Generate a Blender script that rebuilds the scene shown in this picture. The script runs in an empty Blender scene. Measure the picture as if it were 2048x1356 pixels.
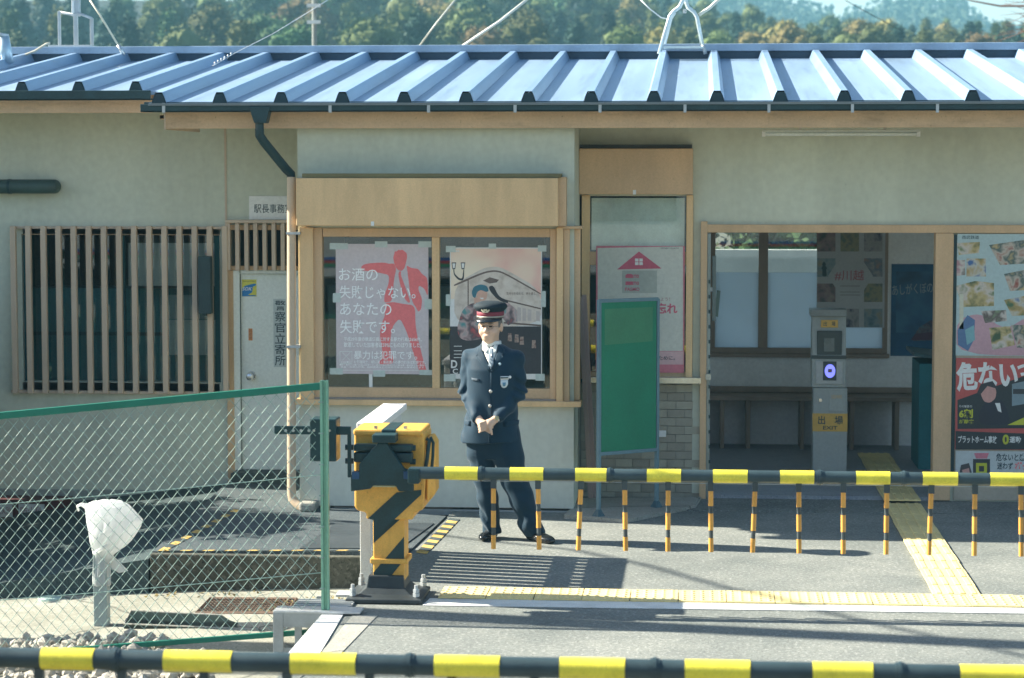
import bpy, bmesh, math, random
import numpy as np
from mathutils import Vector, Matrix, noise as mnoise
rnd = random.Random(7)
SC = bpy.context.scene
COL = SC.collection

# ------------------------------------------------------------------ camera, sky, sun, exposure
F = 4500.0                     # focal length in pixels of a 2048 px wide frame
CAM_H = 2.7
YAW = math.atan(376.0 / F)     # looks a little to the left of the facade's normal
PITCH = math.atan(338.0 / F)   # and a little down
cam_data = bpy.data.cameras.new('camera')
cam_data.sensor_width = 36.0
cam_data.lens = 36.0 * F / 2048.0
cam_data.clip_start = 0.05
cam_data.clip_end = 4000
cam_data.dof.use_dof = True
cam_data.dof.focus_distance = 16.4
cam_data.dof.aperture_fstop = 3.4
cam = bpy.data.objects.new('camera', cam_data)
COL.objects.link(cam)
cam.location = (0, 0, CAM_H)
cam.rotation_euler = (math.pi / 2 - PITCH, 0, YAW)
SC.camera = cam

LIGHT = Vector((1.52, -0.25, -1.0)).normalized()   # direction the sunlight travels
SUN_EL = math.asin(-LIGHT.z)
SUN_AZ = math.atan2(-LIGHT.x, -LIGHT.y)             # clockwise from +Y
world = bpy.data.worlds.new('World')
SC.world = world
world.use_nodes = True
wn = world.node_tree
wn.nodes.clear()
sky = wn.nodes.new('ShaderNodeTexSky')
sky.sky_type = 'NISHITA'
sky.sun_disc = False
sky.sun_elevation = SUN_EL
sky.sun_rotation = SUN_AZ
sky.air_density = 1.0
sky.dust_density = 1.2
sky.ozone_density = 1.2
bg = wn.nodes.new('ShaderNodeBackground')
bg.inputs['Strength'].default_value = 0.06
wo = wn.nodes.new('ShaderNodeOutputWorld')
wn.links.new(sky.outputs[0], bg.inputs[0])
wn.links.new(bg.outputs[0], wo.inputs[0])

sun_data = bpy.data.lights.new('sun', 'SUN')
sun_data.energy = 5.0
sun_data.angle = math.radians(0.5)
sun_data.color = (1.0, 0.92, 0.77)
sun = bpy.data.objects.new('sun', sun_data)
COL.objects.link(sun)
sun.location = (-20, 8, 15)
sun.rotation_euler = LIGHT.to_track_quat('-Z', 'Y').to_euler()

SC.view_settings.view_transform = 'Standard'
SC.view_settings.look = 'None'
SC.view_settings.gamma = 1.0
SC.view_settings.exposure = 1.88
SC.view_settings.use_curve_mapping = False
SC.render.engine = 'CYCLES'
SC.cycles.use_denoising = True
SC.cycles.max_bounces = 8
SC.cycles.transparent_max_bounces = 16
SC.cycles.sample_clamp_indirect = 6.0

# ------------------------------------------------------------------ survey helpers: photo pixel -> place
_R = Vector((math.cos(YAW), math.sin(YAW), 0))
_F0 = Vector((-math.sin(YAW), math.cos(YAW), 0))
_FW = _F0 * math.cos(PITCH) - Vector((0, 0, math.sin(PITCH)))
_UP = _F0 * math.sin(PITCH) + Vector((0, 0, math.cos(PITCH)))
def ray(px, py):
    return _FW + _R * ((px - 1024) / F) + _UP * ((678 - py) / F)
def W(px, py, Y):
    d = ray(px, py); t = Y / d.y
    return Vector((d.x * t, Y, CAM_H + d.z * t))
def G(px, py, z=0.0):
    d = ray(px, py); t = (z - CAM_H) / d.z
    return Vector((d.x * t, d.y * t, z))
def XZ(px, py, Y):
    p = W(px, py, Y); return (p.x, p.z)

# ------------------------------------------------------------------ materials
MATS = {}
def mat(name, col, rough=0.6, metal=0.0, var=0.14, vs=2.0, bump=0.0, bs=60.0, spec=0.4, streak=False, orand=0.0, coat=0.0, fine=0.06, hue=0.0, sheen=0.0, aniso=None, grime=0.0, gscale=(1, 1, .07)):
    if name in MATS: return MATS[name]
    m = bpy.data.materials.new(name); m.use_nodes = True
    nt = m.node_tree; N = nt.nodes; L = nt.links
    b = N['Principled BSDF']
    b.inputs['Roughness'].default_value = rough
    b.inputs['Metallic'].default_value = metal
    b.inputs['Specular IOR Level'].default_value = spec
    if sheen: b.inputs['Sheen Weight'].default_value = sheen; b.inputs['Sheen Roughness'].default_value = .45; b.inputs['Sheen Tint'].default_value = (.8, .9, 1, 1)
    if coat: b.inputs['Coat Weight'].default_value = coat
    geo = N.new('ShaderNodeNewGeometry')
    mp = N.new('ShaderNodeMapping')
    L.new(geo.outputs['Position'], mp.inputs['Vector'])
    if aniso: mp.inputs['Scale'].default_value = aniso
    if streak: mp.inputs['Scale'].default_value = (1, 1, 0.22)
    n1 = N.new('ShaderNodeTexNoise'); n1.inputs['Scale'].default_value = vs; n1.inputs['Detail'].default_value = 6; n1.inputs['Roughness'].default_value = 0.62
    L.new(mp.outputs[0], n1.inputs['Vector'])
    n2 = N.new('ShaderNodeTexNoise'); n2.inputs['Scale'].default_value = vs * 22; n2.inputs['Detail'].default_value = 3
    L.new(geo.outputs['Position'], n2.inputs['Vector'])
    mr = N.new('ShaderNodeMapRange'); mr.inputs['From Min'].default_value = 0.3; mr.inputs['From Max'].default_value = 0.7
    mr.inputs['To Min'].default_value = 1 - var; mr.inputs['To Max'].default_value = 1 + var
    L.new(n1.outputs['Fac'], mr.inputs['Value'])
    mr2 = N.new('ShaderNodeMapRange'); mr2.inputs['From Min'].default_value = 0.3; mr2.inputs['From Max'].default_value = 0.7
    mr2.inputs['To Min'].default_value = 1 - fine; mr2.inputs['To Max'].default_value = 1 + fine
    L.new(n2.outputs['Fac'], mr2.inputs['Value'])
    mul = N.new('ShaderNodeMath'); mul.operation = 'MULTIPLY'
    L.new(mr.outputs[0], mul.inputs[0]); L.new(mr2.outputs[0], mul.inputs[1])
    last = mul.outputs[0]
    if grime:                                        # rain streaks and wear with a shape of their own
        gp_ = N.new('ShaderNodeMapping'); gp_.inputs['Scale'].default_value = gscale; L.new(geo.outputs['Position'], gp_.inputs['Vector'])
        n5 = N.new('ShaderNodeTexNoise'); n5.inputs['Scale'].default_value = 9; n5.inputs['Detail'].default_value = 7; n5.inputs['Roughness'].default_value = .7; L.new(gp_.outputs[0], n5.inputs['Vector'])
        r5 = N.new('ShaderNodeMapRange'); r5.inputs['From Min'].default_value = .5; r5.inputs['From Max'].default_value = .72; r5.inputs['To Min'].default_value = 1; r5.inputs['To Max'].default_value = 1 - grime; L.new(n5.outputs['Fac'], r5.inputs['Value'])
        n6 = N.new('ShaderNodeTexNoise'); n6.inputs['Scale'].default_value = 55; n6.inputs['Detail'].default_value = 2; L.new(geo.outputs['Position'], n6.inputs['Vector'])
        r6 = N.new('ShaderNodeMapRange'); r6.inputs['From Min'].default_value = .70; r6.inputs['From Max'].default_value = .76; r6.inputs['To Min'].default_value = 1; r6.inputs['To Max'].default_value = 1 - grime * 1.4; L.new(n6.outputs['Fac'], r6.inputs['Value'])
        m5 = N.new('ShaderNodeMath'); m5.operation = 'MULTIPLY'; L.new(last, m5.inputs[0]); L.new(r5.outputs[0], m5.inputs[1])
        m6 = N.new('ShaderNodeMath'); m6.operation = 'MULTIPLY'; L.new(m5.outputs[0], m6.inputs[0]); L.new(r6.outputs[0], m6.inputs[1]); last = m6.outputs[0]
    hs = N.new('ShaderNodeHueSaturation'); hs.inputs['Color'].default_value = (*col, 1)
    if orand:
        oi = N.new('ShaderNodeObjectInfo')
        mr3 = N.new('ShaderNodeMapRange'); mr3.inputs['To Min'].default_value = 1 - orand; mr3.inputs['To Max'].default_value = 1 + orand
        L.new(oi.outputs['Random'], mr3.inputs['Value'])
        mu = N.new('ShaderNodeMath'); mu.operation = 'MULTIPLY'
        L.new(last, mu.inputs[0]); L.new(mr3.outputs[0], mu.inputs[1]); last = mu.outputs[0]
        if hue:
            mr4 = N.new('ShaderNodeMapRange'); mr4.inputs['To Min'].default_value = 0.5 - hue; mr4.inputs['To Max'].default_value = 0.5 + hue
            L.new(oi.outputs['Random'], mr4.inputs['Value']); L.new(mr4.outputs[0], hs.inputs['Hue'])
    L.new(last, hs.inputs['Value'])
    L.new(hs.outputs[0], b.inputs['Base Color'])
    rr = N.new('ShaderNodeMapRange'); rr.inputs['From Min'].default_value = 0.3; rr.inputs['From Max'].default_value = 0.7
    rr.inputs['To Min'].default_value = max(0.02, rough - 0.08); rr.inputs['To Max'].default_value = min(1, rough + 0.08)
    L.new(n1.outputs['Fac'], rr.inputs['Value']); L.new(rr.outputs[0], b.inputs['Roughness'])
    if bump:
        n3 = N.new('ShaderNodeTexNoise'); n3.inputs['Scale'].default_value = bs; n3.inputs['Detail'].default_value = 4
        L.new(geo.outputs['Position'], n3.inputs['Vector'])
        bp = N.new('ShaderNodeBump'); bp.inputs['Strength'].default_value = bump; bp.inputs['Distance'].default_value = 0.0016
        L.new(n3.outputs['Fac'], bp.inputs['Height']); L.new(bp.outputs[0], b.inputs['Normal'])
    MATS[name] = m
    return m

def glass(name, refl=0.16, tint=(0.80, 0.90, 0.88), rough=0.01):
    if name in MATS: return MATS[name]
    m = bpy.data.materials.new(name); m.use_nodes = True
    nt = m.node_tree; N = nt.nodes; L = nt.links; N.clear()
    out = N.new('ShaderNodeOutputMaterial'); mx = N.new('ShaderNodeMixShader'); tr = N.new('ShaderNodeBsdfTransparent'); gl = N.new('ShaderNodeBsdfGlossy')
    tr.inputs[0].default_value = (*tint, 1); gl.inputs['Roughness'].default_value = rough
    geo = N.new('ShaderNodeNewGeometry'); n1 = N.new('ShaderNodeTexNoise'); n1.inputs['Scale'].default_value = 2.4
    mr = N.new('ShaderNodeMapRange'); mr.inputs['To Min'].default_value = refl * 0.8; mr.inputs['To Max'].default_value = refl * 1.2
    L.new(geo.outputs['Position'], n1.inputs['Vector']); L.new(n1.outputs['Fac'], mr.inputs['Value']); L.new(mr.outputs[0], mx.inputs[0])
    L.new(tr.outputs[0], mx.inputs[1]); L.new(gl.outputs[0], mx.inputs[2]); L.new(mx.outputs[0], out.inputs[0])
    MATS[name] = m
    return m

def frosted(name, col):
    if name in MATS: return MATS[name]
    m = bpy.data.materials.new(name); m.use_nodes = True
    nt = m.node_tree; N = nt.nodes; L = nt.links; N.clear()
    out = N.new('ShaderNodeOutputMaterial'); mx = N.new('ShaderNodeMixShader'); tr = N.new('ShaderNodeBsdfTranslucent'); df = N.new('ShaderNodeBsdfDiffuse')
    geo = N.new('ShaderNodeNewGeometry'); n1 = N.new('ShaderNodeTexNoise'); n1.inputs['Scale'].default_value = 3
    hs = N.new('ShaderNodeHueSaturation'); hs.inputs['Color'].default_value = (*col, 1)
    mr = N.new('ShaderNodeMapRange'); mr.inputs['To Min'].default_value = .9; mr.inputs['To Max'].default_value = 1.08
    L.new(geo.outputs['Position'], n1.inputs['Vector']); L.new(n1.outputs['Fac'], mr.inputs['Value']); L.new(mr.outputs[0], hs.inputs['Value'])
    L.new(hs.outputs[0], tr.inputs[0]); L.new(hs.outputs[0], df.inputs[0])
    mx.inputs[0].default_value = 0.35
    L.new(tr.outputs[0], mx.inputs[1]); L.new(df.outputs[0], mx.inputs[2]); L.new(mx.outputs[0], out.inputs[0])
    MATS[name] = m
    return m

def photo_mat(name, cols, scale=14.0):
    """printed picture: a mottled patch of several inks"""
    if name in MATS: return MATS[name]
    m = bpy.data.materials.new(name); m.use_nodes = True
    nt = m.node_tree; N = nt.nodes; L = nt.links; b = N['Principled BSDF']; b.inputs['Roughness'].default_value = .45
    geo = N.new('ShaderNodeNewGeometry'); n1 = N.new('ShaderNodeTexNoise'); n1.inputs['Scale'].default_value = scale; n1.inputs['Detail'].default_value = 2.5
    n1.inputs['Distortion'].default_value = 0.25
    cr = N.new('ShaderNodeValToRGB'); cr.color_ramp.interpolation = 'LINEAR'
    while len(cr.color_ramp.elements) < len(cols): cr.color_ramp.elements.new(0.5)
    for i, c in enumerate(cols):
        cr.color_ramp.elements[i].position = 0.3 + 0.4 * i / (len(cols) - 1); cr.color_ramp.elements[i].color = (*c, 1)
    L.new(geo.outputs['Position'], n1.inputs['Vector']); L.new(n1.outputs['Fac'], cr.inputs[0]); L.new(cr.outputs[0], b.inputs['Base Color'])
    MATS[name] = m
    return m

def ground_mat(name, c1, c2, speck, sscale=90.0, rough=0.85, bump=0.5, stain=(0.5, 0.5, 0.5), crack=0.0):
    if name in MATS: return MATS[name]
    m = bpy.data.materials.new(name); m.use_nodes = True
    nt = m.node_tree; N = nt.nodes; L = nt.links; b = N['Principled BSDF']
    b.inputs['Roughness'].default_value = rough; b.inputs['Specular IOR Level'].default_value = 0.3
    geo = N.new('ShaderNodeNewGeometry')
    def noise(s, d=5):
        n = N.new('ShaderNodeTexNoise'); n.inputs['Scale'].default_value = s; n.inputs['Detail'].default_value = d; n.inputs['Roughness'].default_value = .65
        L.new(geo.outputs['Position'], n.inputs['Vector']); return n
    def mix(fac, a, bb, mode='MIX'):
        x = N.new('ShaderNodeMix'); x.data_type = 'RGBA'; x.blend_type = mode
        if isinstance(fac, float): x.inputs[0].default_value = fac
        else: L.new(fac, x.inputs[0])
        for i, s in ((6, a), (7, bb)):
            if isinstance(s, tuple): x.inputs[i].default_value = (*s, 1)
            else: L.new(s, x.inputs[i])
        return x.outputs[2]
    def rng(sock, a, bb):
        r = N.new('ShaderNodeMapRange'); r.inputs['From Min'].default_value = a; r.inputs['From Max'].default_value = bb
        L.new(sock, r.inputs['Value']); return r.outputs[0]
    big = noise(0.7); mid = noise(5); fine = noise(sscale, 2)
    c = mix(rng(mid.outputs['Fac'], .3, .7), c1, c2)
    c = mix(rng(fine.outputs['Fac'], .52, .68), c, speck)
    dk = noise(sscale * 1.7, 1)
    c = mix(rng(dk.outputs['Fac'], .58, .75), c, tuple(x * .45 for x in c1))
    st = mix(rng(big.outputs['Fac'], .35, .65), (1, 1, 1), stain)
    c = mix(1.0, c, st, 'MULTIPLY')
    if crack:
        vo = N.new('ShaderNodeTexVoronoi'); vo.feature = 'DISTANCE_TO_EDGE'; vo.inputs['Scale'].default_value = crack
        mp = N.new('ShaderNodeMix'); mp.data_type = 'VECTOR'; mp.inputs[0].default_value = 0.12
        L.new(geo.outputs['Position'], mp.inputs[4]); L.new(noise(2.2).outputs['Color'], mp.inputs[5]); L.new(mp.outputs[1], vo.inputs['Vector'])
        c = mix(rng(vo.outputs['Distance'], 0.012 if crack > .5 else .0022, 0.0), c, tuple(x * .35 for x in c1))
    L.new(c, b.inputs['Base Color'])
    bp = N.new('ShaderNodeBump'); bp.inputs['Strength'].default_value = bump; bp.inputs['Distance'].default_value = 0.003
    L.new(fine.outputs['Fac'], bp.inputs['Height']); L.new(bp.outputs[0], b.inputs['Normal'])
    MATS[name] = m
    return m

# ------------------------------------------------------------------ mesh builder
ORG = {}
class MB:
    def __init__(s): s.v = []; s.f = []
    def add(s, vs, fs):
        o = len(s.v); s.v += [tuple(p) for p in vs]; s.f += [tuple(i + o for i in f) for f in fs]; return s
    def box(s, x0, x1, y0, y1, z0, z1):
        if x0 > x1: x0, x1 = x1, x0
        if y0 > y1: y0, y1 = y1, y0
        if z0 > z1: z0, z1 = z1, z0
        return s.add([(x0, y0, z0), (x1, y0, z0), (x1, y1, z0), (x0, y1, z0), (x0, y0, z1), (x1, y0, z1), (x1, y1, z1), (x0, y1, z1)],
                     [(0, 3, 2, 1), (4, 5, 6, 7), (0, 1, 5, 4), (1, 2, 6, 5), (2, 3, 7, 6), (3, 0, 4, 7)])
    def pbox(s, px0, py0, px1, py1, Y, t):
        """box whose front face fills a pixel rectangle on the plane y=Y and which is t deep"""
        my = (py0 + py1) / 2; mx = (px0 + px1) / 2
        return s.box(W(px0, my, Y).x, W(px1, my, Y).x, Y, Y + t, W(mx, py1, Y).z, W(mx, py0, Y).z)
    def poly(s, pts): return s.add(pts, [tuple(range(len(pts)))])
    def prism(s, pts, off):
        n = len(pts); off = Vector(off); a = [Vector(p) for p in pts]; b = [p + off for p in a]
        fs = [tuple(range(n)), tuple(reversed(range(n, 2 * n)))] + [(i, i + n, (i + 1) % n + n, (i + 1) % n) for i in range(n)]
        return s.add(a + b, fs)
    def cyl(s, p0, p1, r0, r1=None, n=14, cap=True):
        r1 = r0 if r1 is None else r1
        p0 = Vector(p0); p1 = Vector(p1); d = (p1 - p0).normalized()
        u = d.cross(Vector((0, 0, 1)) if abs(d.z) < .9 else Vector((1, 0, 0))).normalized(); w = d.cross(u)
        vs = []
        for p, r in ((p0, r0), (p1, r1)):
            for i in range(n):
                a = 2 * math.pi * i / n; vs.append(p + (u * math.cos(a) + w * math.sin(a)) * r)
        fs = [(i, (i + 1) % n, (i + 1) % n + n, i + n) for i in range(n)]
        if cap: fs += [tuple(reversed(range(n))), tuple(range(n, 2 * n))]
        return s.add(vs, fs)
    def tube(s, path, r, n=8):
        P = [Vector(p) for p in path]; rs = r if isinstance(r, (list, tuple)) else [r] * len(P)
        vs = []; pu = None
        for i, p in enumerate(P):
            d = (P[min(i + 1, len(P) - 1)] - P[max(i - 1, 0)]).normalized()
            if pu is None: u = d.cross(Vector((0, 0, 1)) if abs(d.z) < .9 else Vector((1, 0, 0))).normalized()
            else: u = (pu - d * pu.dot(d)).normalized()
            pu = u; w = d.cross(u)
            for k in range(n):
                a = 2 * math.pi * k / n; vs.append(p + (u * math.cos(a) + w * math.sin(a)) * rs[i])
        fs = []
        for i in range(len(P) - 1):
            for k in range(n):
                a = i * n + k; b = i * n + (k + 1) % n; fs.append((a, b, b + n, a + n))
        fs += [tuple(reversed(range(n))), tuple(range((len(P) - 1) * n, len(P) * n))]
        return s.add(vs, fs)
    def lathe(s, prof, c, n=28, sx=1.0, sy=1.0, tilt=None):
        vs = []
        for r, z in prof:
            for k in range(n):
                a = 2 * math.pi * k / n; p = Vector((r * math.cos(a) * sx, r * math.sin(a) * sy, z))
                if tilt: p = tilt @ p
                vs.append(Vector(c) + p)
        fs = []
        for i in range(len(prof) - 1):
            for k in range(n):
                a = i * n + k; b = i * n + (k + 1) % n; fs.append((a, b, b + n, a + n))
        fs += [tuple(reversed(range(n))), tuple(range((len(prof) - 1) * n, len(prof) * n))]
        return s.add(vs, fs)
    def mesh(s, name, m, org=(0, 0, 0), smooth=False):
        me = bpy.data.meshes.new(name); o = Vector(org)
        me.from_pydata([tuple(Vector(p) - o) for p in s.v], [], s.f)
        bm = bmesh.new(); bm.from_mesh(me); bmesh.ops.recalc_face_normals(bm, faces=bm.faces); bm.to_mesh(me); bm.free()
        if m: me.materials.append(m)
        if smooth: me.polygons.foreach_set('use_smooth', [True] * len(me.polygons))
        me.update(); return me
    def build(s, name, m, parent=None, smooth=False, bevel=0.0, label=None, cat=None, group=None, kind=None, loc=None):
        if parent is not None: org = ORG[parent]
        elif loc is not None: org = Vector(loc)
        else:
            a = np.array(s.v); org = Vector(((a[:, 0].min() + a[:, 0].max()) / 2, (a[:, 1].min() + a[:, 1].max()) / 2, a[:, 2].min()))
        me = s.mesh(name, m, org, smooth)
        return place(name, me, org, parent, bevel, label, cat, group, kind)
def place(name, me, org, parent=None, bevel=0.0, label=None, cat=None, group=None, kind=None):
    o = bpy.data.objects.new(name, me); COL.objects.link(o)
    if parent is not None: o.parent = parent
    else: o.location = org
    ORG[o] = Vector(org)
    if bevel:
        b = o.modifiers.new('bevel', 'BEVEL'); b.width = bevel; b.segments = 2; b.limit_method = 'ANGLE'; b.angle_limit = math.radians(40)
    tag(o, label, cat, group, kind)
    return o
def tag(o, label=None, cat=None, group=None, kind=None):
    if label: o['label'] = label
    if cat: o['category'] = cat
    if group: o['group'] = group
    if kind: o['kind'] = kind
    return o
def thing(name, label, cat, loc, group=None):
    o = bpy.data.objects.new(name, None); COL.objects.link(o); o.location = loc; o.empty_display_size = .2
    ORG[o] = Vector(loc); return tag(o, label, cat, group)
def smooth_by_angle(o, deg=35):
    me = o.data; me.polygons.foreach_set('use_smooth', [True] * len(me.polygons))
    bm = bmesh.new(); bm.from_mesh(me)
    for e in bm.edges: e.smooth = not (len(e.link_faces) == 2 and e.calc_face_angle(0) > math.radians(deg))
    bm.to_mesh(me); bm.free(); return o

def text_mesh(s, bold=0.0):
    c = bpy.data.curves.new('lettering', 'FONT'); c.body = s; c.resolution_u = 3; c.offset = bold
    o = bpy.data.objects.new('lettering', c); me = o.to_mesh()
    v = np.empty(len(me.vertices) * 3); me.vertices.foreach_get('co', v); v = v.reshape(-1, 3)
    f = [tuple(p.vertices) for p in me.polygons]
    o.to_mesh_clear(); bpy.data.objects.remove(o); bpy.data.curves.remove(c)
    return v, f
def lettering(s, rect, Y, m, parent, bold=0.0, shear=0.0, rot=0.0, name='lettering', fit=True):
    """flat print: text stretched to a pixel rectangle on the plane y=Y"""
    v, f = text_mesh(s, bold)
    lo = v.min(0); hi = v.max(0); p0 = W(rect[0], rect[3], Y); p1 = W(rect[2], rect[1], Y)
    cx, cz = (p0.x + p1.x) / 2, (p0.z + p1.z) / 2
    b = MB(); pts = []
    for x, y, _ in v:
        u = (x - lo[0]) / max(hi[0] - lo[0], 1e-6) - .5; w = (y - lo[1]) / max(hi[1] - lo[1], 1e-6) - .5
        dx = u * (p1.x - p0.x) + shear * w * (p1.z - p0.z); dz = w * (p1.z - p0.z)
        pts.append((cx + dx * math.cos(rot) - dz * math.sin(rot), Y, cz + dx * math.sin(rot) + dz * math.cos(rot)))
    b.add(pts, f)
    return b.build(name, m, parent)
def flat(pts, Y, m, parent, name='print'):
    """flat print: polygon given in photo pixels on the plane y=Y"""
    if len(pts) >= 7:                                # round the traced corners
        for _ in range(2):
            pts = [p for a, b in zip(pts, pts[1:] + pts[:1]) for p in ((a[0] * .8 + b[0] * .2, a[1] * .8 + b[1] * .2), (a[0] * .2 + b[0] * .8, a[1] * .2 + b[1] * .8))]
    return MB().poly([W(x, y, Y) for x, y in pts]).build(name, m, parent)
def rect(a, b, c, d): return [(a, b), (c, b), (c, d), (a, d)]

# ------------------------------------------------------------------ palette
M_wall = mat('wall_paint', (.57, .61, .505), .85, grime=.09, gscale=(.3, .3, .07), var=.12, vs=.9, bump=.25, bs=140, streak=True, fine=.05)
M_wall_low = mat('wall_paint_low', (.61, .64, .56), .85, grime=.09, gscale=(.3, .3, .07), var=.11, vs=1.0, bump=.25, bs=140, streak=True, fine=.04)
M_trim = mat('tan_paint', (.71, .49, .26), .55, grime=.10, gscale=(.5, .5, .08), var=.16, vs=4, streak=True, bump=.3, bs=60)
M_trim2 = mat('tan_paint_dull', (.61, .42, .245), .6, grime=.12, gscale=(.5, .5, .08), var=.12, vs=4, streak=True, bump=.06, bs=40)
M_slat = mat('slat_paint', (.56, .45, .34), .6, var=.10, vs=5, streak=True)
M_fascia = mat('fascia_paint', (.65, .46, .29), .6, grime=.3, gscale=(.3, 1, 1), var=.12, vs=2.4, bump=.06, bs=30)
M_gutter = mat('gutter_dark', (.018, .050, .058), .45, var=.3, vs=6, fine=.2)
M_roof = mat('roof_steel', (.21, .31, .43), .42, grime=.28, gscale=(1, .06, .3), metal=.0, var=.16, vs=2.5, spec=.7, fine=.04, aniso=(1, .10, .3))
M_rib = mat('roof_rib_steel', (.19, .30, .44), .40, grime=.25, gscale=(1, .06, .3), var=.12, vs=2.5, spec=.7, fine=.04, aniso=(1, .10, .3))
M_ribcap = mat('rib_cap', (.02, .05, .065), .5)
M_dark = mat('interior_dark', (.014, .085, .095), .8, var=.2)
M_teal = mat('interior_teal', (.03, .17, .19), .7, var=.2, vs=3)
M_inwall = mat('waiting_wall', (.80, .81, .79), .8, var=.08, vs=1.5, bump=.1)
M_wood = mat('brown_wood', (.28, .22, .17), .6, var=.2, vs=5, streak=True)
M_white = mat('white_paint', (.78, .80, .78), .5, var=.06)
M_door = mat('door_paint', (.72, .77, .74), .45, var=.05, vs=2)
M_steel = mat('bright_steel', (.62, .64, .64), .28, metal=.9, var=.1)
M_galv = mat('galvanised', (.46, .50, .52), .45, metal=.35, var=.14, vs=9)
M_concrete = ground_mat('concrete', (.33, .33, .295), (.40, .40, .36), (.48, .47, .43), 60, .9, .4, (.72, .72, .70), crack=.9)
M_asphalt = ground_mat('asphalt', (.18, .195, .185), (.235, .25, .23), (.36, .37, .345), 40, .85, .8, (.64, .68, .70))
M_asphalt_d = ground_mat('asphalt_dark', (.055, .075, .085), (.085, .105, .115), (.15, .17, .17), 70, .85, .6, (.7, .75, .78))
M_floor = ground_mat('station_floor', (.27, .29, .32), (.33, .35, .37), (.38, .39, .40), 40, .5, .15, (.8, .82, .84))
M_yellow_tile = mat('tactile_yellow', (.72, .60, .29), .7, var=.10, vs=4, orand=.08, fine=.10, bump=.15, bs=90)
M_line = mat('road_white', (.66, .68, .66), .8, var=.14, vs=7, fine=.2)
M_hy = mat('hazard_yellow', (.52, .36, .11), .75, var=.35, vs=9, fine=.3)
M_hk = mat('hazard_black', (.055, .072, .076), .6, var=.2)
M_orange = mat('gate_orange', (.78, .43, .085), .45, grime=.3, gscale=(1, 1, .4), var=.13, vs=7, fine=.10)
M_black = mat('gate_black', (.012, .044, .050), .45, var=.3, vs=8, fine=.2)
M_by = mat('boom_yellow', (.82, .72, .07), .42, grime=.2, gscale=(1, 1, 1), var=.12, vs=7, fine=.10)
M_bk = mat('boom_black', (.036, .062, .072), .42, var=.2, vs=6)
M_ink = mat('ink_dark', (.02, .05, .065), .5)
M_paper = mat('paper_white', (.74, .75, .72), .6, var=.03)
M_tape = mat('tape', (.50, .58, .54), .35, var=.08)
G_win = glass('window_glass', .09, (.95, .98, .97))
G_clear = glass('clear_glass', .07, (.92, .96, .95))

YG, YF, YB, YE, YL, YR, YBK = 17.36, 17.48, 17.62, 18.46, 19.2, 21.9, 21.95
XL, XR = W(-260, 600, YL).x, W(3300, 600, YE).x       # building ends, unseen; right end extended and kept open to light the waiting room

# ------------------------------------------------------------------ ground
gm = MB()                                              # one sheet to the horizon, dug a little under the road and yard
gm.box(-900, 900, -300, 1500, -1.2, -0.62)
gm.build('ground', ground_mat('earth', (.12, .11, .08), (.16, .15, .10), (.2, .2, .16), 20, .95, .5), kind='structure', loc=(0, 0, 0))
# road and forecourt, raised above the yard
e0, e1, e2 = G(430, 1480), G(690, 1218), G(818, 1108)
e3 = G(893, 1036)
road = MB()
top = [(e0.x, e0.y - 3, 0), (e0.x, e0.y, 0), (e1.x, e1.y, 0), (e2.x, e2.y, 0), (e3.x, e3.y, 0), (e3.x, YB + .15, 0), (XR + 6, YB + .15, 0), (XR + 6, e0.y - 3, 0)]
road.prism(top, (0, 0, -.6))
ROAD = road.build('road', M_asphalt, kind='structure', loc=(0, 0, -.6))
# white edge line of the crossing deck and the line along the tactile strip
def on_road(pts, z, name, m, parent=ROAD, th=.004):
    b = MB(); b.prism([Vector((p.x, p.y, z)) for p in pts], (0, 0, -th)); return b.build(name, m, parent)
on_road([G(545, 1345), G(618, 1345), G(698, 1212), G(660, 1212)], .008, 'edge_line', M_line)
on_road([G(600, 1356), G(680, 1310), G(755, 1232), G(705, 1232)], .0045, 'concrete_edge', M_concrete)
on_road([G(845, 1212), G(2300, 1232), G(2300, 1218), G(860, 1198)], .006, 'white_line', M_line)
# entrance slab
slab = [G(1128, 1037), G(1250, 1047), G(1392, 1017), G(1402, 1001), G(1165, 1003)]
on_road(slab, .03, 'entrance_slab', M_concrete, th=.03)
# apron before the office door, dark asphalt with a kerb face
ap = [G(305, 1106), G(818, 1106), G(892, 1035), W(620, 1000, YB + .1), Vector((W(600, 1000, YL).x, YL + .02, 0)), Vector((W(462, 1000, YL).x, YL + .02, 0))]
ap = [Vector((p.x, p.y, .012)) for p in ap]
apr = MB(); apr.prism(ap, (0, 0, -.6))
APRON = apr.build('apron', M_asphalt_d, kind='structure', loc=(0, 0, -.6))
kb = MB(); a, b_ = ap[0], ap[1]
kb.box(a.x, b_.x - .01, a.y - .075, a.y - .003, -.5, .006)
kb.build('kerb', ground_mat('kerb_stone', (.06, .065, .052), (.105, .105, .085), (.15, .15, .125), 30, .9, .5, (.6, .6, .58)), APRON, bevel=.01)
# black and yellow tape along the apron edges, every dash its own piece
def dashes(p, q, w, n, z, parent, skip=0):
    p = Vector((p.x, p.y, z)); q = Vector((q.x, q.y, z)); d = (q - p); t = d.normalized(); s = Vector((-t.y, t.x, 0)) * w
    for i in range(n):
        a = p + d * ((i + .05) / n); b = p + d * ((i + .95) / n); sk = t * (w * .6)
        MB().prism([a, b, b + s + sk, a + s + sk], (0, 0, .003)).build('hazard_dash', M_hy if i % 2 == skip else M_hk, parent)
dashes(ap[0] + Vector((.03, .004, 0)), ap[1] + Vector((-.05, .004, 0)), .035, 22, .0135, APRON)
dashes(G(832, 1106), G(900, 1037), -.085, 14, .003, ROAD)
dashes(G(318, 1104), G(468, 1022), -.06, 15, .0135, APRON)
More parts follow.
